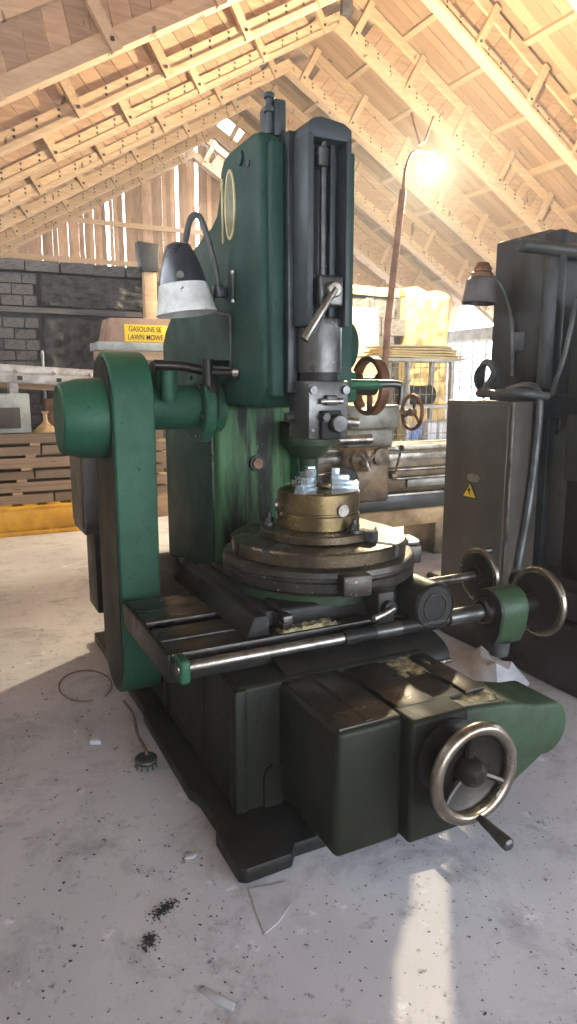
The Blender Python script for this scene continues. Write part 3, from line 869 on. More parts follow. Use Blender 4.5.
MB().lathe((1.381, 2.505, 1.565), (0, 0, 1), [(0, 0), (.078, 0), (.078, .04), (0, .04)], 40).build('ram_neck', 'black', rl)
th = MB().box(1.288, 1.470, 2.42, 2.60, 1.335, 1.567).build('tool_head', 'dark_steel', SM, 0.008, 2)
MB().box(1.335, 1.425, 2.395, 2.425, 1.335, 1.45).build('tool_clamp', 'black', th, 0.006)
MB().cyl((1.395, 2.40, 1.40), (1.395, 2.355, 1.40), 0.036, n=26, ch=.005).build('tool_clamp_screw', 'dark_steel', th)
MB().cyl((1.345, 2.40, 1.425), (1.345, 2.375, 1.425), 0.018, n=6).build('bolt', 'dark_steel', th)
for bx_, bz in ((1.305, 1.53), (1.452, 1.53)):
    MB().cyl((bx_, 2.422, bz), (bx_, 2.408, bz), 0.016, n=16).build('bolt', 'dark_steel', th)
MB().cyl((1.33, 2.405, 1.487), (1.43, 2.405, 1.487), 0.012, n=12).build('clamp_pin', 'steel', th)
MB().box(1.355, 1.405, 2.395, 2.425, 1.47, 1.51).build('clamp_pin', 'dark_steel', th, 0.005)
MB().box(1.355, 1.42, 2.40, 2.425, 1.335, 1.365).build('name_plate', 'alu', th, 0.003)
MB().tube([(1.29, 2.56, 1.42), (1.255, 2.56, 1.42)], 0.02, 12, None, False).build('side_knob', 'dark_steel', th)
MB().cyl((1.47, 2.50, 1.40), (1.50, 2.50, 1.40), 0.016, n=14).cyl((1.50, 2.50, 1.40), (1.56, 2.50, 1.395), 0.022, n=14).build('side_knob', 'steel', th)
# green hub below the tool head, in front of the column
hb = MB().lathe((1.66, 3.12, 1.05), (0, 0, 1), [(0, 0), (.05, 0), (.05, .13), (.085, .15), (.12, .20), (.14, .205), (.14, .30), (.12, .32), (0, .32)], 36).build('gear_hub', 'cover_green', SM)
MB().box(1.60, 1.72, 3.12, 3.26, 1.06, 1.34).build('hub_bracket', 'green', hb, 0.02)

# --- right-hand side of the head: cover, wheel, lever arm
MB().lathe((1.585, 3.2, 1.75), (1, 0, 0), [(0, 0), (.145, 0), (.145, .30), (.13, .335), (.09, .345), (0, .345)], 40).build('side_cover', 'head_green', SM)
MB().cyl((1.92, 3.2, 1.545), (2.10, 3.2, 1.545), 0.05).build('wheel_shaft', 'dark_steel', SM)
MB().box(1.60, 1.95, 3.12, 3.28, 1.46, 1.62).build('shaft_bracket', 'green', SM, 0.02)
rw = MB().lathe((2.045, 3.2, 1.545), (1, 0, 0), [(.150, 0), (.158, .006), (.158, .054), (.150, .06), (.132, .056), (.130, .03), (.132, .004), (.150, 0)], 44).build('rusty_wheel', 'rust', SM)
for k in range(3):
    a = 0.5 + 2 * pi * k / 3
    MB().box(2.06, 2.085, -.02, .02, .02, .14, None).build('spoke', 'rust', rw, 0.004) if False else None
    d = Vector((0, cos(a), sin(a)))
    MB().tube([Vector((2.075, 3.2, 1.545)) + d * .02, Vector((2.075, 3.2, 1.545)) + d * .138], 0.016, 8).build('spoke', 'rust', rw)
MB().tube([(1.47, 2.70, 1.553), (1.80, 2.70, 1.553)], 0.024, 12, 0.022, False).build('lever_arm', 'green', SM)
MB().tube([(1.78, 2.70, 1.553), (1.90, 2.70, 1.553), (1.925, 2.70, 1.53), (1.92, 2.70, 1.46)], 0.020, 12, 0.012).build('lever_end', 'dark_steel', SM)
MB().tube([(1.50, 2.70, 1.553), (1.50, 2.90, 1.553)], 0.03, 12, None, False).build('lever_hub', 'green', SM)

# --- belt guard, motor drum and shaft on the left
gd = MB().prism(stadium((3.135, 1.48), 0.215, (3.135, 0.325), 0.205, 18), 'x', 0.632, 0.812).build('belt_guard', 'green', SM, 0.014, 3, 25)
MB().prism(stadium((3.135, 1.48), 0.195, (3.135, 0.325), 0.185, 18), 'x', 0.628, 0.637).build('guard_face', 'dark_green', gd)
dm = MB().lathe((0.645, 3.135, 1.405), (-1, 0, 0), [(0, 0), (.178, 0), (.172, .12), (.152, .195), (.142, .203), (.13, .200), (0, .200)], 48).build('motor_drum', 'green', SM)
MB().cyl((0.82, 3.135, 1.45), (1.10, 3.135, 1.45), 0.105, 0.10, n=32).build('shaft_housing', 'green', SM)
fl_ = MB().lathe((1.06, 3.135, 1.45), (1, 0, 0), [(0, 0), (.16, 0), (.168, .008), (.168, .05), (.15, .06), (.12, .06), (.12, .12), (0, .12)], 40).build('shaft_flange', 'green', SM)
for k in range(6):
    a = k * pi / 3 + .3
    bolt((1.062, 3.135 + .138 * cos(a), 1.45 + .138 * sin(a)), (-1, 0, 0), 0.012, 0.012, parent=fl_)
MB().box(0.86, 0.96, 3.05, 3.20, 1.52, 1.66).build('lever_support', 'green', SM, 0.02)
# levers over the shaft
lv = MB().tube([(0.83, 2.98, 1.635), (0.95, 2.96, 1.630), (1.07, 2.92, 1.605), (1.165, 2.86, 1.60)], 0.024, 12, 0.018).build('shift_lever', 'wheel_iron', SM)
MB().cyl((1.155, 2.868, 1.602), (1.175, 2.85, 1.600), 0.024, n=16).build('lever_cap', 'steel', lv)
MB().cyl((0.895, 3.0, 1.655), (0.895, 3.0, 1.48), 0.032, n=18).build('lever_post', 'green', lv)
MB().cyl((1.05, 2.92, 1.66), (1.05, 2.92, 1.545), 0.024, n=16).build('lever_joint', 'wheel_iron', lv)
MB().tube([(1.05, 2.92, 1.645), (1.20, 2.96, 1.645)], 0.014, 10, None, False).build('lever_rod', 'wheel_iron', lv)
MB().box(1.075, 1.13, 2.98, 3.06, 1.40, 1.62).build('lever_bracket', 'dark_green', SM, 0.012)
# oil pipe on the head
MB().tube([(1.155, 3.15, 1.97), (1.158, 3.13, 1.90), (1.16, 3.02, 1.865), (1.16, 2.93, 1.85), (1.16, 2.92, 1.80), (1.16, 2.925, 1.62), (1.16, 2.99, 1.545)], 0.0055, 8).build('oil_pipe', 'dark_steel', head)
MB().tube([(1.18, 3.19, 1.45), (1.165, 3.19, 1.40), (1.165, 3.19, 0.95)], 0.005, 8).build('oil_pipe', 'dark_steel', column)
MB().cyl((1.158, 2.875, 1.90), (1.158, 2.875, 2.03), 0.006, n=10).build('hinge', 'dark_steel', head)
for z in (1.905, 2.025):
    MB().cyl((1.158, 2.875, z - .006), (1.158, 2.875, z + .006), 0.010, n=10).build('hinge', 'steel', head)

# --- work lamp on the head
tip = Vector((0.955, 3.0, 2.150)); axl = Vector((0.10, -0.05, -1)).normalized()
MB().lathe(tip, axl, [(0, 0), (.030, .002), (.052, .014), (.068, .05), (.092, .12), (.105, .175), (.100, .18)], 40).build('lamp_cap', 'shade_black', SM)
ls = MB().lathe(tip, axl, [(.104, .172), (.124, .262), (.132, .29), (.134, .298), (.129, .298), (.118, .262), (.098, .176)], 40).build('lamp_shade', 'shade_white', SM)
MB().lathe(tip + axl * .20, axl, [(0, 0), (.03, .0), (.045, .04), (.03, .075), (0, .085)], 20).build('bulb', 'plastic_white', ls)
bolt(tip + axl * .15 + Vector((-.035, -.082, 0)), (-.3, -.9, .2), 0.016, 0.014, parent=ls, mat='steel', n=14)
MB().tube([(0.985, 3.03, 2.11), (1.01, 3.04, 2.19), (1.035, 3.05, 2.265), (1.07, 3.04, 2.275), (1.095, 3.02, 2.20), (1.12, 3.0, 2.08), (1.135, 2.99, 1.97)], 0.014, 10).build('lamp_arm', 'hose', SM)
MB().cyl((1.135, 2.99, 1.985), (1.135, 2.99, 1.93), 0.026, n=16).box(1.13, 1.175, 2.965, 3.015, 1.935, 1.975).build('lamp_clamp', 'shade_black', SM, 0.004)

# --- switch box at the back left
sb = MB().prism([(3.65, 1.22), (3.65, 0.83), (3.70, 0.76), (4.02, 0.76), (4.02, 1.22)], 'x', 0.62, 0.86).build('switch_box', 'cabinet', SM, 0.012)
MB().box(0.612, 0.622, 3.68, 4.0, 0.80, 1.20).build('switch_box_door', 'cabinet', sb, 0.005)
bolt((0.72, 3.652, 0.87), (0, -1, 0), 0.014, 0.015, parent=sb)
MB().tube([(0.76, 3.642, 1.20), (0.78, 3.635, 1.10), (0.785, 3.64, 0.9), (0.78, 3.64, 0.8)], 0.010, 8).build('switch_cable', 'plastic_white', sb)
MB().box(0.68, 0.84, 3.75, 4.0, 0.30, 0.77).box(0.80, 0.90, 3.80, 4.0, 0.05, 0.77).build('switch_post', 'black', SM, 0.01)

# ================================================================== CHUCK
CK = thing('lathe_chuck', (TC.x, TC.y, 0.91), 'brassy three-jaw chuck with stepped jaws on the round table', 'chuck')
disc([(0, .911), (.248, .911), (.254, .917), (.254, .944), (.248, .95), (0, .95)], 'back_plate', 'table_iron', CK)
disc([(0, .948), (.172, .948), (.178, .954), (.178, 1.01), (.174, 1.015), (.174, 1.021), (.178, 1.025), (.178, 1.102), (.170, 1.11), (.05, 1.11), (.05, 1.05), (0, 1.05)], 'chuck_body', 'chuck_iron', CK)
for k, deg in enumerate((334, 214, 94)):
    mtx = Matrix.Translation(TC) @ Matrix.Rotation(R(deg), 4, 'Z')
    j = MB().box(.055, .172, -.024, .024, 1.105, 1.125, mtx).box(.055, .172, -.018, .018, 1.12, 1.145, mtx).box(.055, .130, -.018, .018, 1.14, 1.17, mtx).box(.055, .088, -.018, .018, 1.165, 1.20, mtx).build('jaw', 'jaw', CK, 0.002)
for deg in (-85, 35, 155):
    mtx = Matrix.Rotation(R(deg), 4, 'Z')
    d = mtx @ Vector((1, 0, 0))
    s_ = MB().cyl(TC + d * .170 + Vector((0, 0, 1.04)), TC + d * .188 + Vector((0, 0, 1.04)), 0.026, n=20).build('key_socket', 'steel', CK)
    MB().cyl(TC + d * .180 + Vector((0, 0, 1.04)), TC + d * .1825 + Vector((0, 0, 1.04)), 0.017, n=4).build('key_hole', 'chip', s_)
for deg in (152, 20, -75, 80):
    d = Matrix.Rotation(R(deg), 4, 'Z') @ Vector((1, 0, 0))
    p = TC + d * .215 + Vector((0, 0, .95))
    MB().cyl(p, p + Vector((0, 0, .012)), .030, n=20).cyl(p + Vector((0, 0, .012)), p + Vector((0, 0, .034)), .021, n=6).cyl(p, p + Vector((0, 0, .055)), .011, n=12).build('clamp_nut', 'dark_steel', CK)
mtx = Matrix.Translation(TC) @ Matrix.Rotation(R(-63), 4, 'Z')
MB().box(.20, .285, -.026, .026, .911, .957, mtx).build('clamp_notch', 'chip', CK, 0.004)

# ================================================================== DARK MACHINE AT THE RIGHT EDGE
RM = thing('milling_machine', (3.3, 3.0, 0), 'dark grey milling machine with tall column and side cabinet at the right edge', 'machine')
b = MB().box(2.83, 4.3, 1.6, 3.62, 0, 0.36).build('base', 'brown_base', RM, 0.03, 3)
MB().box(2.88, 4.2, 1.7, 2.925, 0.355, 0.52).build('base_top', 'brown_base', b, 0.03, 3)
cabn = MB().box(2.85, 3.34, 2.93, 3.48, 0.36, 1.462).build('cabinet', 'cabinet', RM, 0.006)
cd = MB().box(2.838, 2.852, 2.955, 3.46, 0.42, 1.44).build('cabinet_door', 'cabinet', cabn, 0.004)
MB().box(2.846, 2.856, 2.925, 2.936, 0.40, 1.46).build('corner_edge', 'steel', cabn, 0.001)
MB().prism([(3.205 + 0.055 * cos(2 * pi * i / 24), 1.02 + 0.026 * sin(2 * pi * i / 24)) for i in range(24)], 'x', 2.8345, 2.839).build('name_plate', 'steel', cabn)
tri = MB().prism([(3.172, 0.905), (3.284, 0.905), (3.228, 0.985)], 'x', 2.8345, 2.839).build('warning_sign', 'sign_yellow', cabn)
for a_, b_ in (((3.166, .900), (3.290, .900)), ((3.290, .900), (3.228, .992)), ((3.228, .992), (3.166, .900))):
    MB().tube([(2.8345, a_[0], a_[1]), (2.8345, b_[0], b_[1])], 0.004, 6, None, False).build('warning_sign', 'ink', cabn)
MB().prism([(3.240, .968), (3.218, .943), (3.232, .942), (3.222, .915), (3.248, .950), (3.232, .949)], 'x', 2.832, 2.836).build('lightning_mark', 'ink', cabn)
rc = MB().prism([(3.10, 2.99), (3.78, 2.99), (3.78, 3.41), (3.10, 3.41)], 'z', 0.5, 2.375).build('column', 'grey_machine', RM, 0.02, 3)
MB().box(3.092, 3.105, 3.02, 3.19, 1.5, 2.3).build('column_cover', 'grey_machine', rc, 0.006)
MB().box(3.085, 3.105, 3.12, 3.22, 1.74, 1.85).build('switch_plate', 'hose', rc, 0.006)
MB().box(3.06, 3.12, 2.88, 2.995, 0.5, 2.35).build('guide_rail', 'ram_dark', rc, 0.01)
MB().cyl((2.80, 2.90, 2.25), (3.55, 2.90, 2.25), 0.035, ch=.008).build('overarm', 'grey_machine', RM)
kn = MB().box(3.02, 3.7, 2.15, 2.74, 1.47, 2.0).build('head_block', 'grey_machine', RM, 0.02, 3)
MB().box(3.02, 3.7, 2.15, 2.74, 1.05, 1.40).build('knee', 'grey_machine', RM, 0.03, 3)
MB().box(3.06, 3.7, 2.2, 2.74, 0.50, 1.06).build('knee_support', 'brown_base', RM, 0.02)
MB().box(3.05, 3.7, 2.2, 2.995, 1.38, 1.50).build('slide', 'ram_dark', RM, 0.01)
MB().tube([(3.0, 2.66, 1.95), (2.98, 2.60, 2.02), (2.98, 2.5, 2.06), (2.99, 2.35, 2.05)], 0.02, 10).build('hose', 'hose', RM)
MB().tube([(3.03, 2.72, 1.98), (3.0, 2.75, 1.70), (3.0, 2.80, 1.56), (3.05, 2.86, 1.50)], 0.013, 8).build('hose', 'hose', RM)
MB().tube([(3.0, 3.36, 1.50), (2.97, 3.33, 1.64), (2.97, 3.28, 1.68), (2.97, 3.22, 1.62), (2.95, 3.27, 1.53), (2.90, 3.26, 1.50), (2.86, 3.05, 1.505), (2.88, 2.91, 1.51), (3.02, 2.86, 1.49)], 0.022, 10).build('hose', 'hose', RM)
MB().tube([(2.98, 3.12, 1.52), (2.99, 2.97, 1.545), (3.0, 2.90, 1.48), (3.0, 2.90, 1.2), (2.98, 2.905, 0.9), (2.94, 2.91, 0.6), (2.92, 2.9, 0.53)], 0.022, 10).build('hose', 'hose', RM)
MB().torus((2.96, 3.27, 1.59), (1, 0.2, 0), 0.080, 0.013, 30, 8).build('hose_coil', 'rubber', RM)
for xx in (3.02, 3.16):
    MB().tube([(xx, 2.925, 1.40), (xx, 2.905, 1.38), (xx, 2.905, 1.30), (xx, 2.925, 1.28)], 0.008, 8).build('handle', 'steel', cabn)
# its lamp
t2 = Vector((2.935, 3.32, 2.235)); a2 = Vector((-0.07, 0, -1)).normalized()
MB().lathe(t2, a2, [(0, 0), (.035, .002), (.042, .02), (.05, .035), (.05, .05), (.062, .06), (.065, .085)], 30).build('lamp_cap', 'rust', RM)
MB().lathe(t2, a2, [(.062, .08), (.085, .10), (.098, .215), (.100, .225), (.094, .225), (.08, .105), (.05, .09)], 36).build('lamp_shade', 'shade_brown', RM)
MB().tube([(2.985, 3.32, 2.17), (3.05, 3.30, 2.12), (3.085, 3.26, 2.0), (3.09, 3.22, 1.86), (3.085, 3.20, 1.6)], 0.014, 10).build('lamp_arm', 'hose', RM)

RM.location = Vector(RM.location) + Vector((-0.11, -0.118, 0))

# ================================================================== LATHE BEHIND
LT = thing('engine_lathe', (3.6, 5.2, 0), 'old oily lathe with tailstock handwheel behind the slotting machine', 'lathe')
MB().box(2.55, 2.95, 5.0, 5.5, 0, 0.50).build('pedestal', 'lathe_brown', LT, 0.02)
MB().box(3.99, 4.4, 5.0, 5.5, 0, 0.50).build('pedestal', 'lathe_brown', LT, 0.02)
MB().box(2.5, 4.5, 4.90, 5.55, 0.32, 0.47).build('tray', 'lathe_cream', LT, 0.02)
MB().box(2.5, 4.5, 4.93, 5.52, 0.47, 0.60).build('bed_foot', 'ram_dark', LT, 0.01)
bed = MB().box(2.5, 4.5, 5.02, 5.45, 0.60, 0.99).build('bed', 'lathe_brown', LT, 0.02)
for ya, yb in ((5.0, 5.10), (5.18, 5.24), (5.36, 5.47)):
    MB().box(2.5, 4.5, ya, yb, 0.985, 1.02).build('bed_way', 'steel', bed, 0.006)
MB().box(3.66, 4.5, 4.995, 5.025, 0.65, 0.72).build('cover_plate', 'lathe_grey', bed, 0.006)
MB().box(2.5, 4.5, 4.99, 5.025, 0.90, 0.96).build('rack', 'steel', bed, 0.004)
MB().cyl((2.5, 4.97, 0.82), (4.5, 4.97, 0.82), 0.018, n=14).build('lead_screw', 'steel', LT)
MB().cyl((2.5, 4.97, 0.74), (4.5, 4.97, 0.74), 0.014, n=14).build('feed_shaft', 'steel', LT)
MB().box(2.5, 4.5, 4.905, 4.94, 0.595, 0.615).build('tray_edge', 'steel', LT, 0.003)
ts = MB().box(3.10, 3.62, 5.08, 5.40, 1.16, 1.38).build('tailstock', 'lathe_grey', LT, 0.03, 3)
MB().box(3.05, 3.52, 5.04, 5.44, 1.02, 1.17).build('tailstock_base', 'lathe_grey', ts, 0.015)
MB().cyl((2.95, 5.05, 1.09), (3.30, 5.05, 1.09), 0.045, n=20, ch=.01).build('tool_slide', 'steel', LT)
MB().cyl((3.6, 5.2, 1.31), (3.78, 5.2, 1.31), 0.022, n=14).build('quill_screw', 'steel', ts)
tw = MB().torus((3.76, 5.1, 1.31), (1, 0, 0), 0.150, 0.018, 40, 10).build('handwheel', 'rust', LT)
MB().cyl((3.74, 5.1, 1.31), (3.79, 5.1, 1.31), 0.035, n=18).build('hub', 'rust', tw)
for k in range(3):
    a = pi / 2 + .2 + 2 * pi * k / 3
    MB().tube([(3.77, 5.1, 1.31), (3.775, 5.1 + .08 * cos(a), 1.31 + .08 * sin(a)), (3.76, 5.1 + .15 * cos(a), 1.31 + .15 * sin(a))], 0.013, 8).build('spoke', 'rust', tw)
apn = MB().box(2.96, 3.40, 4.90, 5.02, 0.56, 1.03).build('apron', 'lathe_brown', LT, 0.03, 3)
MB().lathe((3.10, 4.90, 0.93), (0, -1, 0), [(0, 0), (.10, 0), (.10, .03), (.06, .05), (.045, .09), (.03, .10), (0, .10)], 26).build('apron_knob', 'lathe_brown', apn)
for dx, dz in ((.07, .05), (-.06, .06), (.02, -.085)):
    MB().tube([(3.10, 4.81, .93), (3.10 + dx, 4.80, .93 + dz)], 0.011, 8, 0.018, False).build('knob_arm', 'steel', apn)
MB().lathe((3.29, 4.90, 0.95), (0, -1, 0), [(0, 0), (.075, 0), (.07, .03), (.03, .035), (0, .035)], 24).build('apron_dial', 'lathe_brown', apn)
MB().tube([(3.47, 4.93, 0.78), (3.475, 4.90, 0.86), (3.495, 4.88, 1.0)], 0.012, 8, None, False).build('lever', 'steel', LT)
MB().lathe((3.495, 4.88, 0.99), (0.1, -.1, 1), [(0, 0), (.02, .008), (.026, .03), (.018, .05), (0, .055)], 14).build('lever_knob', 'rubber', LT)
MB().box(3.44, 3.50, 4.92, 5.0, 0.74, 0.80).build('lever_boss', 'lathe_brown', LT, 0.01)
MB().lathe((2.94, 4.92, 0.74), (0, -1, 0), [(0, 0), (.14, 0), (.15, .02), (.13, .04), (.04, .045), (.03, .08), (0, .08)], 30).build('apron_wheel', 'rubber', LT)

# ================================================================== FLOODLIGHT ON A RUSTY POLE
FLD = thing('floodlight', (4.80, 7.22, 0), 'burning floodlight at the top of a thin rusty pole', 'lamp')
MB().tube([(4.80, 7.22, 0.02), (4.925, 7.22, 2.33), (5.09, 7.22, 3.82)], 0.042, 12, None, False).build('pole', 'pole_rust', FLD)
MB().box(4.62, 4.97, 7.06, 7.34, 0, 0.03).build('foot', 'pole_rust', FLD, 0.005)
MB().tube([(5.085, 7.22, 3.77), (5.15, 7.25, 4.10), (5.36, 7.38, 4.33), (5.70, 7.50, 4.37)], 0.02, 8).build('bracket', 'pole_rust', FLD)
MB().lathe(LAMP + Vector((0, 0, .16)), (0, 0, -1), [(0, 0), (.03, 0), (.035, .05), (.04, .07), (.04, .09), (0, .09)], 24).build('socket', 'alu', FLD)
MB().lathe(LAMP + Vector((0, 0, .075)), (0, 0, -1), [(0, 0), (.035, .008), (.07, .04), (.085, .08), (.07, .125), (.035, .155), (0, .165)], 28).build('lamp_glass', 'lamp', FLD)
MB().tube([LAMP + Vector((-.34, 0, .56)), LAMP + Vector((-.19, 0, .22))], 0.016, 8, None, False).tube([LAMP + Vector((0.0, 0, .57)), LAMP + Vector((-.13, 0, .25))], 0.016, 8, None, False).build('bracket', 'pole_rust', FLD)

# ================================================================== LEFT BACKGROUND
yb_ = MB().box(-0.6, 1.75, 7.56, 7.72, 0.0, 0.30).box(-0.6, 1.75, 7.53, 7.56, 0.0, 0.05).box(-0.6, 1.75, 7.53, 7.76, 0.27, 0.315)
ybm = tag(yb_.build('steel_beam', 'yellow', None, 0.006, base=(0.6, 7.64, 0)), 'yellow painted steel beam lying on the floor below the lumber stack', 'beam')
for k in range(8):
    MB().box(-0.3 + k * 0.24, -0.16 + k * 0.24, 7.55, 7.62, 0.314, 0.335).build('tab', 'yellow', ybm, 0.006)
tag(MB().box(-0.6, 2.4, 7.95, 8.05, 0, 0.315).build('timber_bearer', 'pine_rough', None, 0.006, base=(0.9, 8.0, 0)), 'rough timber bearer on the floor behind the yellow beam', 'timber')
LAY = ['bottom', 'second', 'third', 'fourth', 'fifth', 'top']
zc = 0.337
for k in range(6):
    th_ = 0.092 + 0.012 * (k % 2)
    st = 0.028 if k < 5 else 0
    cut = (0.98, 1.35, 0.80, 1.22, 0.88, 1.5)[k]
    rows = ((-0.6, cut - 0.01, 0, 'left front'), (cut + 0.01, 2.3 - 0.06 * (k % 3), 0, 'right front'), (-0.6, 2.3 - 0.05 * (k % 2), 1, 'rear'))
    for x0, x1, j, wh in rows:
        yy = 7.56 + j * 0.28 + (rnd.uniform(-.03, .02) if j == 0 else 0.02)
        t2_ = th_ - (0.0 if wh == 'rear' else rnd.uniform(0, .012))
        o = ubox('plank', 'lumber', ((x0 + x1) / 2, yy + 0.12, zc + t2_ / 2), (x1 - x0, 0.235, t2_), None, (0, 0, rnd.uniform(-.002, .002)))
        tag(o, '%s weathered plank in the %s layer of the lumber stack' % (wh, LAY[k]), 'plank', 'planks in the lumber stack')
    if st:
        for q, xs in enumerate((-0.2, 0.62 + 0.05 * k, 1.95)):
            o = ubox('sticker', 'pine', (xs, 7.80, zc + th_ + st / 2), (0.10, 0.50, st))
            tag(o, 'small pale %s spacer batten above the %s plank layer' % (('left', 'middle', 'right')[q], LAY[k]), 'batten', 'spacers in the lumber stack')
    zc += th_ + st
ZT = zc     # top of the stack
gbx = MB().box(0.15, 0.80, 7.58, 7.95, ZT, ZT + 0.40)
gbo = tag(gbx.build('metal_box', 'grey_box', None, 0.012, base=(0.45, 7.8, ZT)), 'pale grey sheet-metal box on the lumber stack under the ladder', 'box')
MB().box(0.25, 0.70, 7.57, 7.585, ZT + 0.05, ZT + 0.26).build('front_plate', 'cabinet', gbo, 0.004)
crt = MB().box(0.98, 1.24, 7.80, 8.0, ZT, ZT + 0.34)
tag(crt.build('carton', 'rust', None, 0.008, base=(1.12, 7.87, ZT)), 'dark brown carton on the lumber stack beside the funnel', 'carton')
fn = MB().lathe((0.95, 7.66, ZT), (0, 0, 1), [(0, 0), (.13, 0), (.12, .015), (.03, .10), (.022, .13), (.022, .19), (.034, .195), (.034, .215), (0, .215)], 26)
tag(fn.build('funnel', 'lathe_cream', None, base=(0.95, 7.66, ZT)), 'small pale funnel standing upside down on the lumber stack', 'funnel')
# ladder
ZL = ZT + 0.40
LD = thing('ladder', (0.6, 7.8, ZL), 'grey aluminium ladder lying flat on the metal box', 'ladder')
def tilt(x): return ZL + 0.10 - 0.055 * (x - 0.8)
def sloped(x0, x1, y0, y1, z0, z1):
    return MB().add([(x, y, tilt(x) + z) for x in (x0, x1) for y in (y0, y1) for z in (z0, z1)], [(0, 1, 3, 2), (4, 6, 7, 5), (0, 4, 5, 1), (2, 3, 7, 6), (0, 2, 6, 4), (1, 5, 7, 3)])
sloped(-0.5, 1.62, 7.58, 7.61, 0, 0.10).build('rail', 'alu', LD, 0.004)
sloped(-0.5, 1.62, 7.92, 7.95, 0.09, 0.19).build('rail', 'alu', LD, 0.004)
for k in range(6):
    x = -0.42 + k * 0.38
    MB().cyl((x, 7.572, tilt(x) + .05), (x, 7.955, tilt(x) + .14), 0.018, n=10).build('rung', 'alu', LD)
    MB().box(x - .025, x + .025, 7.568, 7.582, tilt(x) + .03, tilt(x) + .07).build('rung_end', 'chip', LD)
for x in (0.30, 0.66):
    MB().box(x - .04, x + .04, 7.60, 7.93, ZL, tilt(x) + .07).build('rest_block', 'alu', LD)
m = sloped(-0.5, 1.66, 8.02, 8.10, -0.06, 0.02)
m.box(-0.4, -0.3, 8.03, 8.09, ZT + 0.001, tilt(-.35) - .05).box(1.4, 1.5, 8.03, 8.09, ZT + .001, tilt(1.45) - .05)
tag(m.build('long_plank', 'lumber', None, 0.004, base=(0.6, 8.06, ZT)), 'long grey trestle plank behind the ladder on the lumber stack', 'plank')
# shelf with the carton
TR = thing('trestle', (2.1, 8.1, 0), 'rough timber trestle with a pale plank top behind the slotting machine', 'trestle')
for xx in (1.75, 2.55):
    MB().box(xx - .05, xx + .05, 8.12, 8.22, 0, 1.83).build('leg', 'pine_rough', TR)
MB().box(1.60, 2.75, 7.92, 8.30, 1.83, 1.93).build('plank', 'pine', TR, 0.006)
MB().box(1.57, 2.75, 7.88, 8.32, 1.93, 2.02).build('plank', 'grey_box', TR, 0.006)
CT = thing('mower_carton', (2.2, 8.1, 2.02), 'brown cardboard carton with a yellow printed side on the trestle', 'carton')
MB().prism([(1.66, 2.022), (1.72, 2.28), (2.7, 2.30), (2.7, 2.022)], 'y', 7.93, 8.30).build('box', 'cardboard', CT, 0.006)
ctm = Matrix.Translation((0, 0, 0))
lb = MB().box(1.88, 2.70, 7.918, 7.932, 2.03, 2.215).build('label_panel', 'sign_yellow', CT, 0.002)
def text(body, size, loc, rot, mat, parent, name):
    cu = bpy.data.curves.new(name, 'FONT'); cu.body = body; cu.size = size; cu.extrude = 0.0015; cu.offset = size * 0.008
    o = bpy.data.objects.new(name, cu); COL.objects.link(o)
    dg = bpy.context.evaluated_depsgraph_get()
    me = bpy.data.meshes.new_from_object(o.evaluated_get(dg))
    bpy.data.objects.remove(o)
    me.materials.clear(); me.materials.append(M[mat])
    t = bpy.data.objects.new(name, me); COL.objects.link(t)
    t.location = Vector(loc) - org(parent); t.scale = (0.78, 1, 1); t.rotation_euler = rot; t.parent = parent
    ORG[t.name] = Vector(loc)
    return t
text('GASOLINE SE', 0.082, (1.925, 7.9155, 2.14), (pi / 2, 0, 0), 'ink', lb, 'lettering')
text('LAWN MOWE', 0.082, (1.915, 7.9155, 2.052), (pi / 2, 0, 0), 'ink', lb, 'lettering')
# post with a dark box on top
PO = tag(MB().box(2.24, 2.39, 8.34, 8.45, 0, 2.86).build('timber_post', 'pine', None, 0.006, base=(2.31, 8.35, 0)), 'upright pale timber post against the sooty wall', 'post')
tag(MB().prism([(2.21, 2.861), (2.40, 2.861), (2.42, 3.17), (2.17, 3.19)], 'y', 8.30, 8.47).build('lamp_box', 'rubber', None, 0.01, base=(2.31, 8.35, 2.86)), 'small dark brown box on top of the timber post', 'box')

# ================================================================== RIGHT BACKGROUND
RK = thing('storage_rack', (5.75, 7.5, 0), 'white steel rack with a wire mesh front behind the lathe', 'rack')
for xx in (5.40, 6.12):
    for yy in (7.45, 7.88):
        MB().box(xx - .03, xx + .03, yy - .03, yy + .03, 0, 1.88).build('post', 'white_steel', RK, 0.004)
for z in (0.80, 1.28, 1.88):
    MB().box(5.02, 6.20, 7.40, 7.92, z - .03, z + .01).build('shelf', 'white_steel', RK, 0.004)
MB().box(4.99, 5.05, 7.42, 7.48, 0, 1.86).build('post', 'white_steel', RK, 0.004)
for k in range(11):
    MB().tube([(5.08 + k * 0.1, 7.41, 0.8), (5.08 + k * 0.1, 7.41, 1.86)], 0.005, 6, None, False).build('wire', 'steel', RK)
for k in range(6):
    MB().tube([(5.05, 7.405, 0.92 + k * 0.17), (6.15, 7.405, 0.92 + k * 0.17)], 0.005, 6, None, False).build('wire', 'steel', RK)
sheet_names = ['lowest', 'second lowest', 'middle', 'second highest', 'topmost']
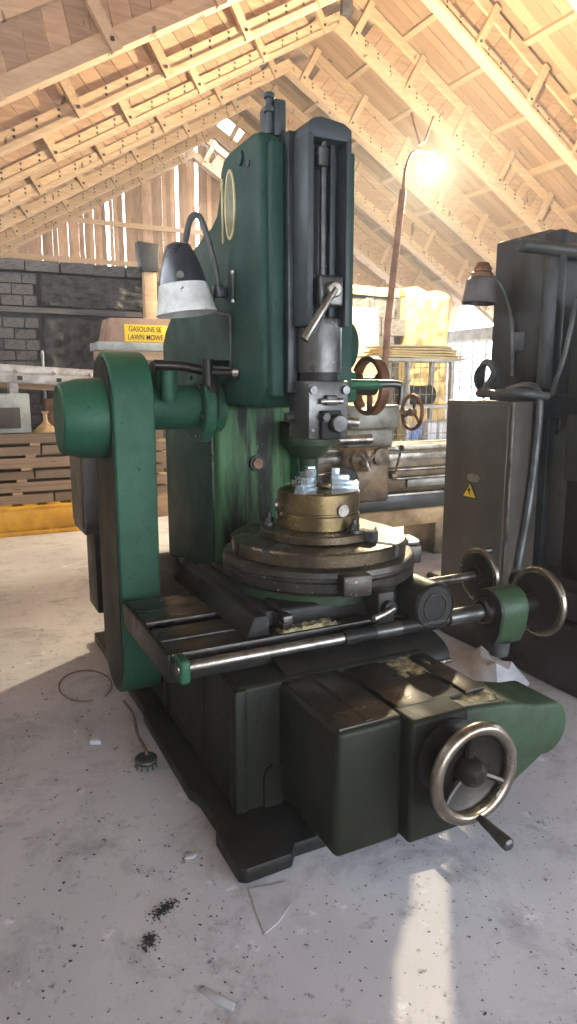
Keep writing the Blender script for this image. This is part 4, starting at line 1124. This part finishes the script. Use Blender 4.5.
for k in range(5):
    x0 = 4.95 + rnd.uniform(-.05, .15) + 0.04 * k; x1 = 6.25 - 0.05 * k + rnd.uniform(-.05, .1)
    zz = 1.891 + k * 0.033
    nn = 14; m = MB(); vs = []; fs = []
    for i in range(nn + 1):
        x = x0 + (x1 - x0) * i / nn
        h = 0.0 - 0.05 * max(0, (x - 5.95)) * 1.6 + 0.004 * sin(4 * x + k)
        for y in (7.34 + 0.01 * k, 7.94):
            for t in (0, 0.022):
                vs.append((x, y, zz + 0.005 + h + t))
    for i in range(nn):
        a = 4 * i; b2 = a + 4
        fs += [(a, b2, b2 + 1, a + 1), (a + 2, a + 3, b2 + 3, b2 + 2), (a + 1, b2 + 1, b2 + 3, a + 3), (a, a + 2, b2 + 2, b2)]
    fs += [(0, 1, 3, 2), (4 * nn, 4 * nn + 2, 4 * nn + 3, 4 * nn + 1)]
    o = m.add(vs, fs).build('cardboard_sheet', 'card_pale' if k < 4 else 'plywood', None, base=(5.6, 7.7, zz))
    tag(o, '%s cardboard sheet of the pile on the white rack' % sheet_names[k], 'cardboard', 'cardboard sheets on the rack')
pw = MB().add([(x, y + dy, z) for x in (4.98, 5.52) for (y, z) in ((8.20, 0.0), (8.34, 2.60)) for dy in (0, 0.02)], [(0, 1, 3, 2), (4, 6, 7, 5), (0, 4, 5, 1), (2, 3, 7, 6), (0, 2, 6, 4), (1, 5, 7, 3)])
tag(pw.build('plywood_panel', 'plywood', None, base=(5.25, 8.25, 0)), 'pale upright panel leaning on the back wall beside the rusty pole', 'panel')
tk = MB().cyl((5.42, 7.68, 1.42), (5.98, 7.68, 1.42), 0.125, n=30, ch=.02)
tag(tk.build('drum', 'rubber', None, base=(5.7, 7.68, 1.295)), 'black drum lying on the middle shelf of the rack', 'drum')
for i, xx in enumerate((5.86, 6.05)):
    c = thing('canister', (xx, 7.56, 0.81), '%s pale grey canister on the lowest shelf of the rack' % ('left' if i == 0 else 'right'), 'canister', 'canisters on the rack')
    MB().box(xx - .085, xx + .085, 7.47, 7.66, 0.81, 1.06).build('body', 'plastic_white', c, 0.02, 3)
    MB().cyl((xx - .04, 7.54, 1.05), (xx - .04, 7.54, 1.10), 0.025, n=14).build('cap', 'grey_box', c)
rg = MB(); rr = random.Random(4)
for k in range(5):
    cx = 5.42 + 0.045 * k; 
    rg.tube([(cx, 7.55 + rr.uniform(-.05, .05), 0.835), (cx + .02, 7.50, 0.92 + rr.uniform(0, .05)), (cx + .05, 7.48, 0.97 + rr.uniform(0, .07)), (cx + .09, 7.52, 0.86)], 0.03, 8, 0.02)
tag(rg.build('rag', 'blue_rag', None, base=(5.55, 7.52, 0.81)), 'crumpled blue and white rag on the lowest rack shelf', 'rag')

# ================================================================== ON THE FLOOR
tag(MB().tube([(0.55 + 0.13 * cos(a * pi / 12), 3.50 + 0.20 * sin(a * pi / 12), 0.008) for a in range(-4, 19)], 0.004, 6).build('wire_loop', 'wire', None, base=(0.55, 3.5, 0)), 'thin brown wire loop lying on the floor beside the belt guard', 'wire')
BR = thing('cable_stub', (0.633, 2.6, 0), 'black round plug with frayed bristles on a cable end', 'cable')
MB().lathe((0.633, 2.60, 0.022), (0, 0, 1), [(0, 0), (.042, 0), (.046, .006), (.046, .020), (.04, .025), (0, .025)], 24).build('plug', 'rubber', BR)
MB().torus((0.633, 2.60, 0.036), (0, 0, 1), 0.043, 0.004, 24, 6).build('collar', 'steel', BR)
for k in range(11):
    a = 2 * pi * k / 11
    MB().tube([(0.633 + .038 * cos(a), 2.60 + .038 * sin(a), 0.024), (0.633 + .044 * cos(a), 2.60 + .044 * sin(a), 0.0015)], 0.0025, 5, None, False).build('bristle', 'rubber', BR)
MB().tube([(0.64, 2.61, 0.044), (0.645, 2.66, 0.05), (0.66, 2.85, 0.02), (0.69, 3.05, 0.015), (0.68, 3.2, 0.02)], 0.007, 8).build('cable', 'wire', BR)
pb = MB(); rr = random.Random(8); vs = []; fs = []
outline = [(2.42, 2.60), (2.44, 2.50), (2.56, 2.44), (2.66, 2.50), (2.69, 2.66), (2.69, 2.86), (2.64, 2.95), (2.55, 2.86), (2.46, 2.74)]
pb.lathe((0, 0, 0), (0, 0, 1), [(0.001, 0)], 3) if False else None
n = len(outline); cx = sum(p[0] for p in outline) / n; cy = sum(p[1] for p in outline) / n
vs = [(x, y, 0.001) for x, y in outline] + [((x + cx) / 2, (y + cy) / 2, 0.085 + rr.uniform(-.02, .025)) for x, y in outline] + [(cx, cy, 0.075)]
fs = [(i, (i + 1) % n, (i + 1) % n + n, i + n) for i in range(n)] + [(i + n, (i + 1) % n + n, 2 * n) for i in range(n)] + [tuple(range(n - 1, -1, -1))]
tag(pb.add(vs, fs).build('plastic_bag', 'plastic_white', None, base=(cx, cy, 0)), 'crumpled pale plastic bag on the floor between the two machines', 'bag')
ps = MB().prism([(0.735, 1.765), (0.80, 1.75), (0.863, 1.742), (0.855, 1.70), (0.83, 1.652), (0.76, 1.60), (0.705, 1.578), (0.715, 1.66)], 'z', 0.0005, 0.0025)
tag(ps.build('paper_sheet', 'dust', None, base=(0.79, 1.7, 0)), 'pale dusty paper scrap at the front corner of the slotting machine', 'paper')
for pts, h, nm in (([(0.458, 2.882), (0.498, 2.99), (0.502, 2.863)], 0.02, 'small white angular chip left of the belt guard'),
                   ([(0.60, 1.985), (0.625, 1.975), (0.645, 1.99), (0.62, 2.01)], 0.006, 'tiny white crumb left of the machine corner'),
                   ([(0.472, 1.484), (0.49, 1.486), (0.525, 1.44), (0.545, 1.405), (0.530, 1.388), (0.505, 1.42)], 0.004, 'long pale splinter on the floor near the camera')):
    x = sum(p[0] for p in pts) / len(pts); y = sum(p[1] for p in pts) / len(pts)
    o = MB().prism(pts, 'z', 0.0005, h).build('plaster_chip', 'dust', None, 0.0015, base=(x, y, 0))
    tag(o, nm, 'chip', 'white chips on the floor')
cr = MB(); rr = random.Random(31)
def crumb(x, y, s):
    vs = [(x + s * rr.uniform(-1, 1), y + s * rr.uniform(-1, 1), s * .5 * rr.uniform(0.0, 1)) for _ in range(3)]
    a = Vector((x + s * rr.uniform(.4, 1), y + s * rr.uniform(-.5, .5), 0.0005)); b3 = Vector((x - s * rr.uniform(.4, 1), y + s * rr.uniform(.2, .9), 0.0005)); c3 = Vector((x + s * rr.uniform(-.5, .5), y - s * rr.uniform(.4, 1), 0.0005)); t = Vector((x, y, s * rr.uniform(.3, .8)))
    cr.add([a, b3, c3, t], [(0, 1, 2), (0, 3, 1), (1, 3, 2), (2, 3, 0)])
for _ in range(420):
    crumb(rr.uniform(-0.1, 1.9), rr.uniform(0.9, 1.75), rr.uniform(.0015, .006))
for _ in range(260):
    crumb(rr.uniform(-0.3, 0.66), rr.uniform(1.6, 4.2), rr.uniform(.002, .008))
for (px, py, rx, ry, n_) in ((0.476, 1.80, .035, .02, 420), (0.40, 1.70, .012, .03, 200), (0.45, 2.0, .015, .015, 8), (0.53, 1.95, .01, .01, 6)):
    for _ in range(n_):
        t = rr.gauss(0, .5); crumb(px + rx * t + rr.gauss(0, .012), py + ry * t * (.8) + rr.gauss(0, .010), rr.uniform(.0015, .006))
o = cr.build('floor_crumbs', 'chip')
tag(o, 'scattered black oily crumbs on the concrete floor', 'crumbs', kind='stuff')

# thin haze added to imitate the lens glow around the floodlight
m, nt, bs = nodes('glow_haze')
nt.nodes.remove(bs)
vs_ = nt.nodes.new('ShaderNodeVolumeScatter')
vs_.inputs['Color'].default_value = (1, 1, 1, 1)
vs_.inputs['Density'].default_value = 0.0045
vs_.inputs['Anisotropy'].default_value = 0.0
nt.links.new(vs_.outputs[0], nt.nodes['Material Output'].inputs['Volume'])
M['air'] = m
hz = MB().box(XL - 0.1, XE + 0.1, -4.4, Y1 - 0.1, -0.05, 7.9).build('glow_haze', 'air')
tag(hz, 'thin haze added through the workshop for the lamp glow', 'haze', kind='stuff')
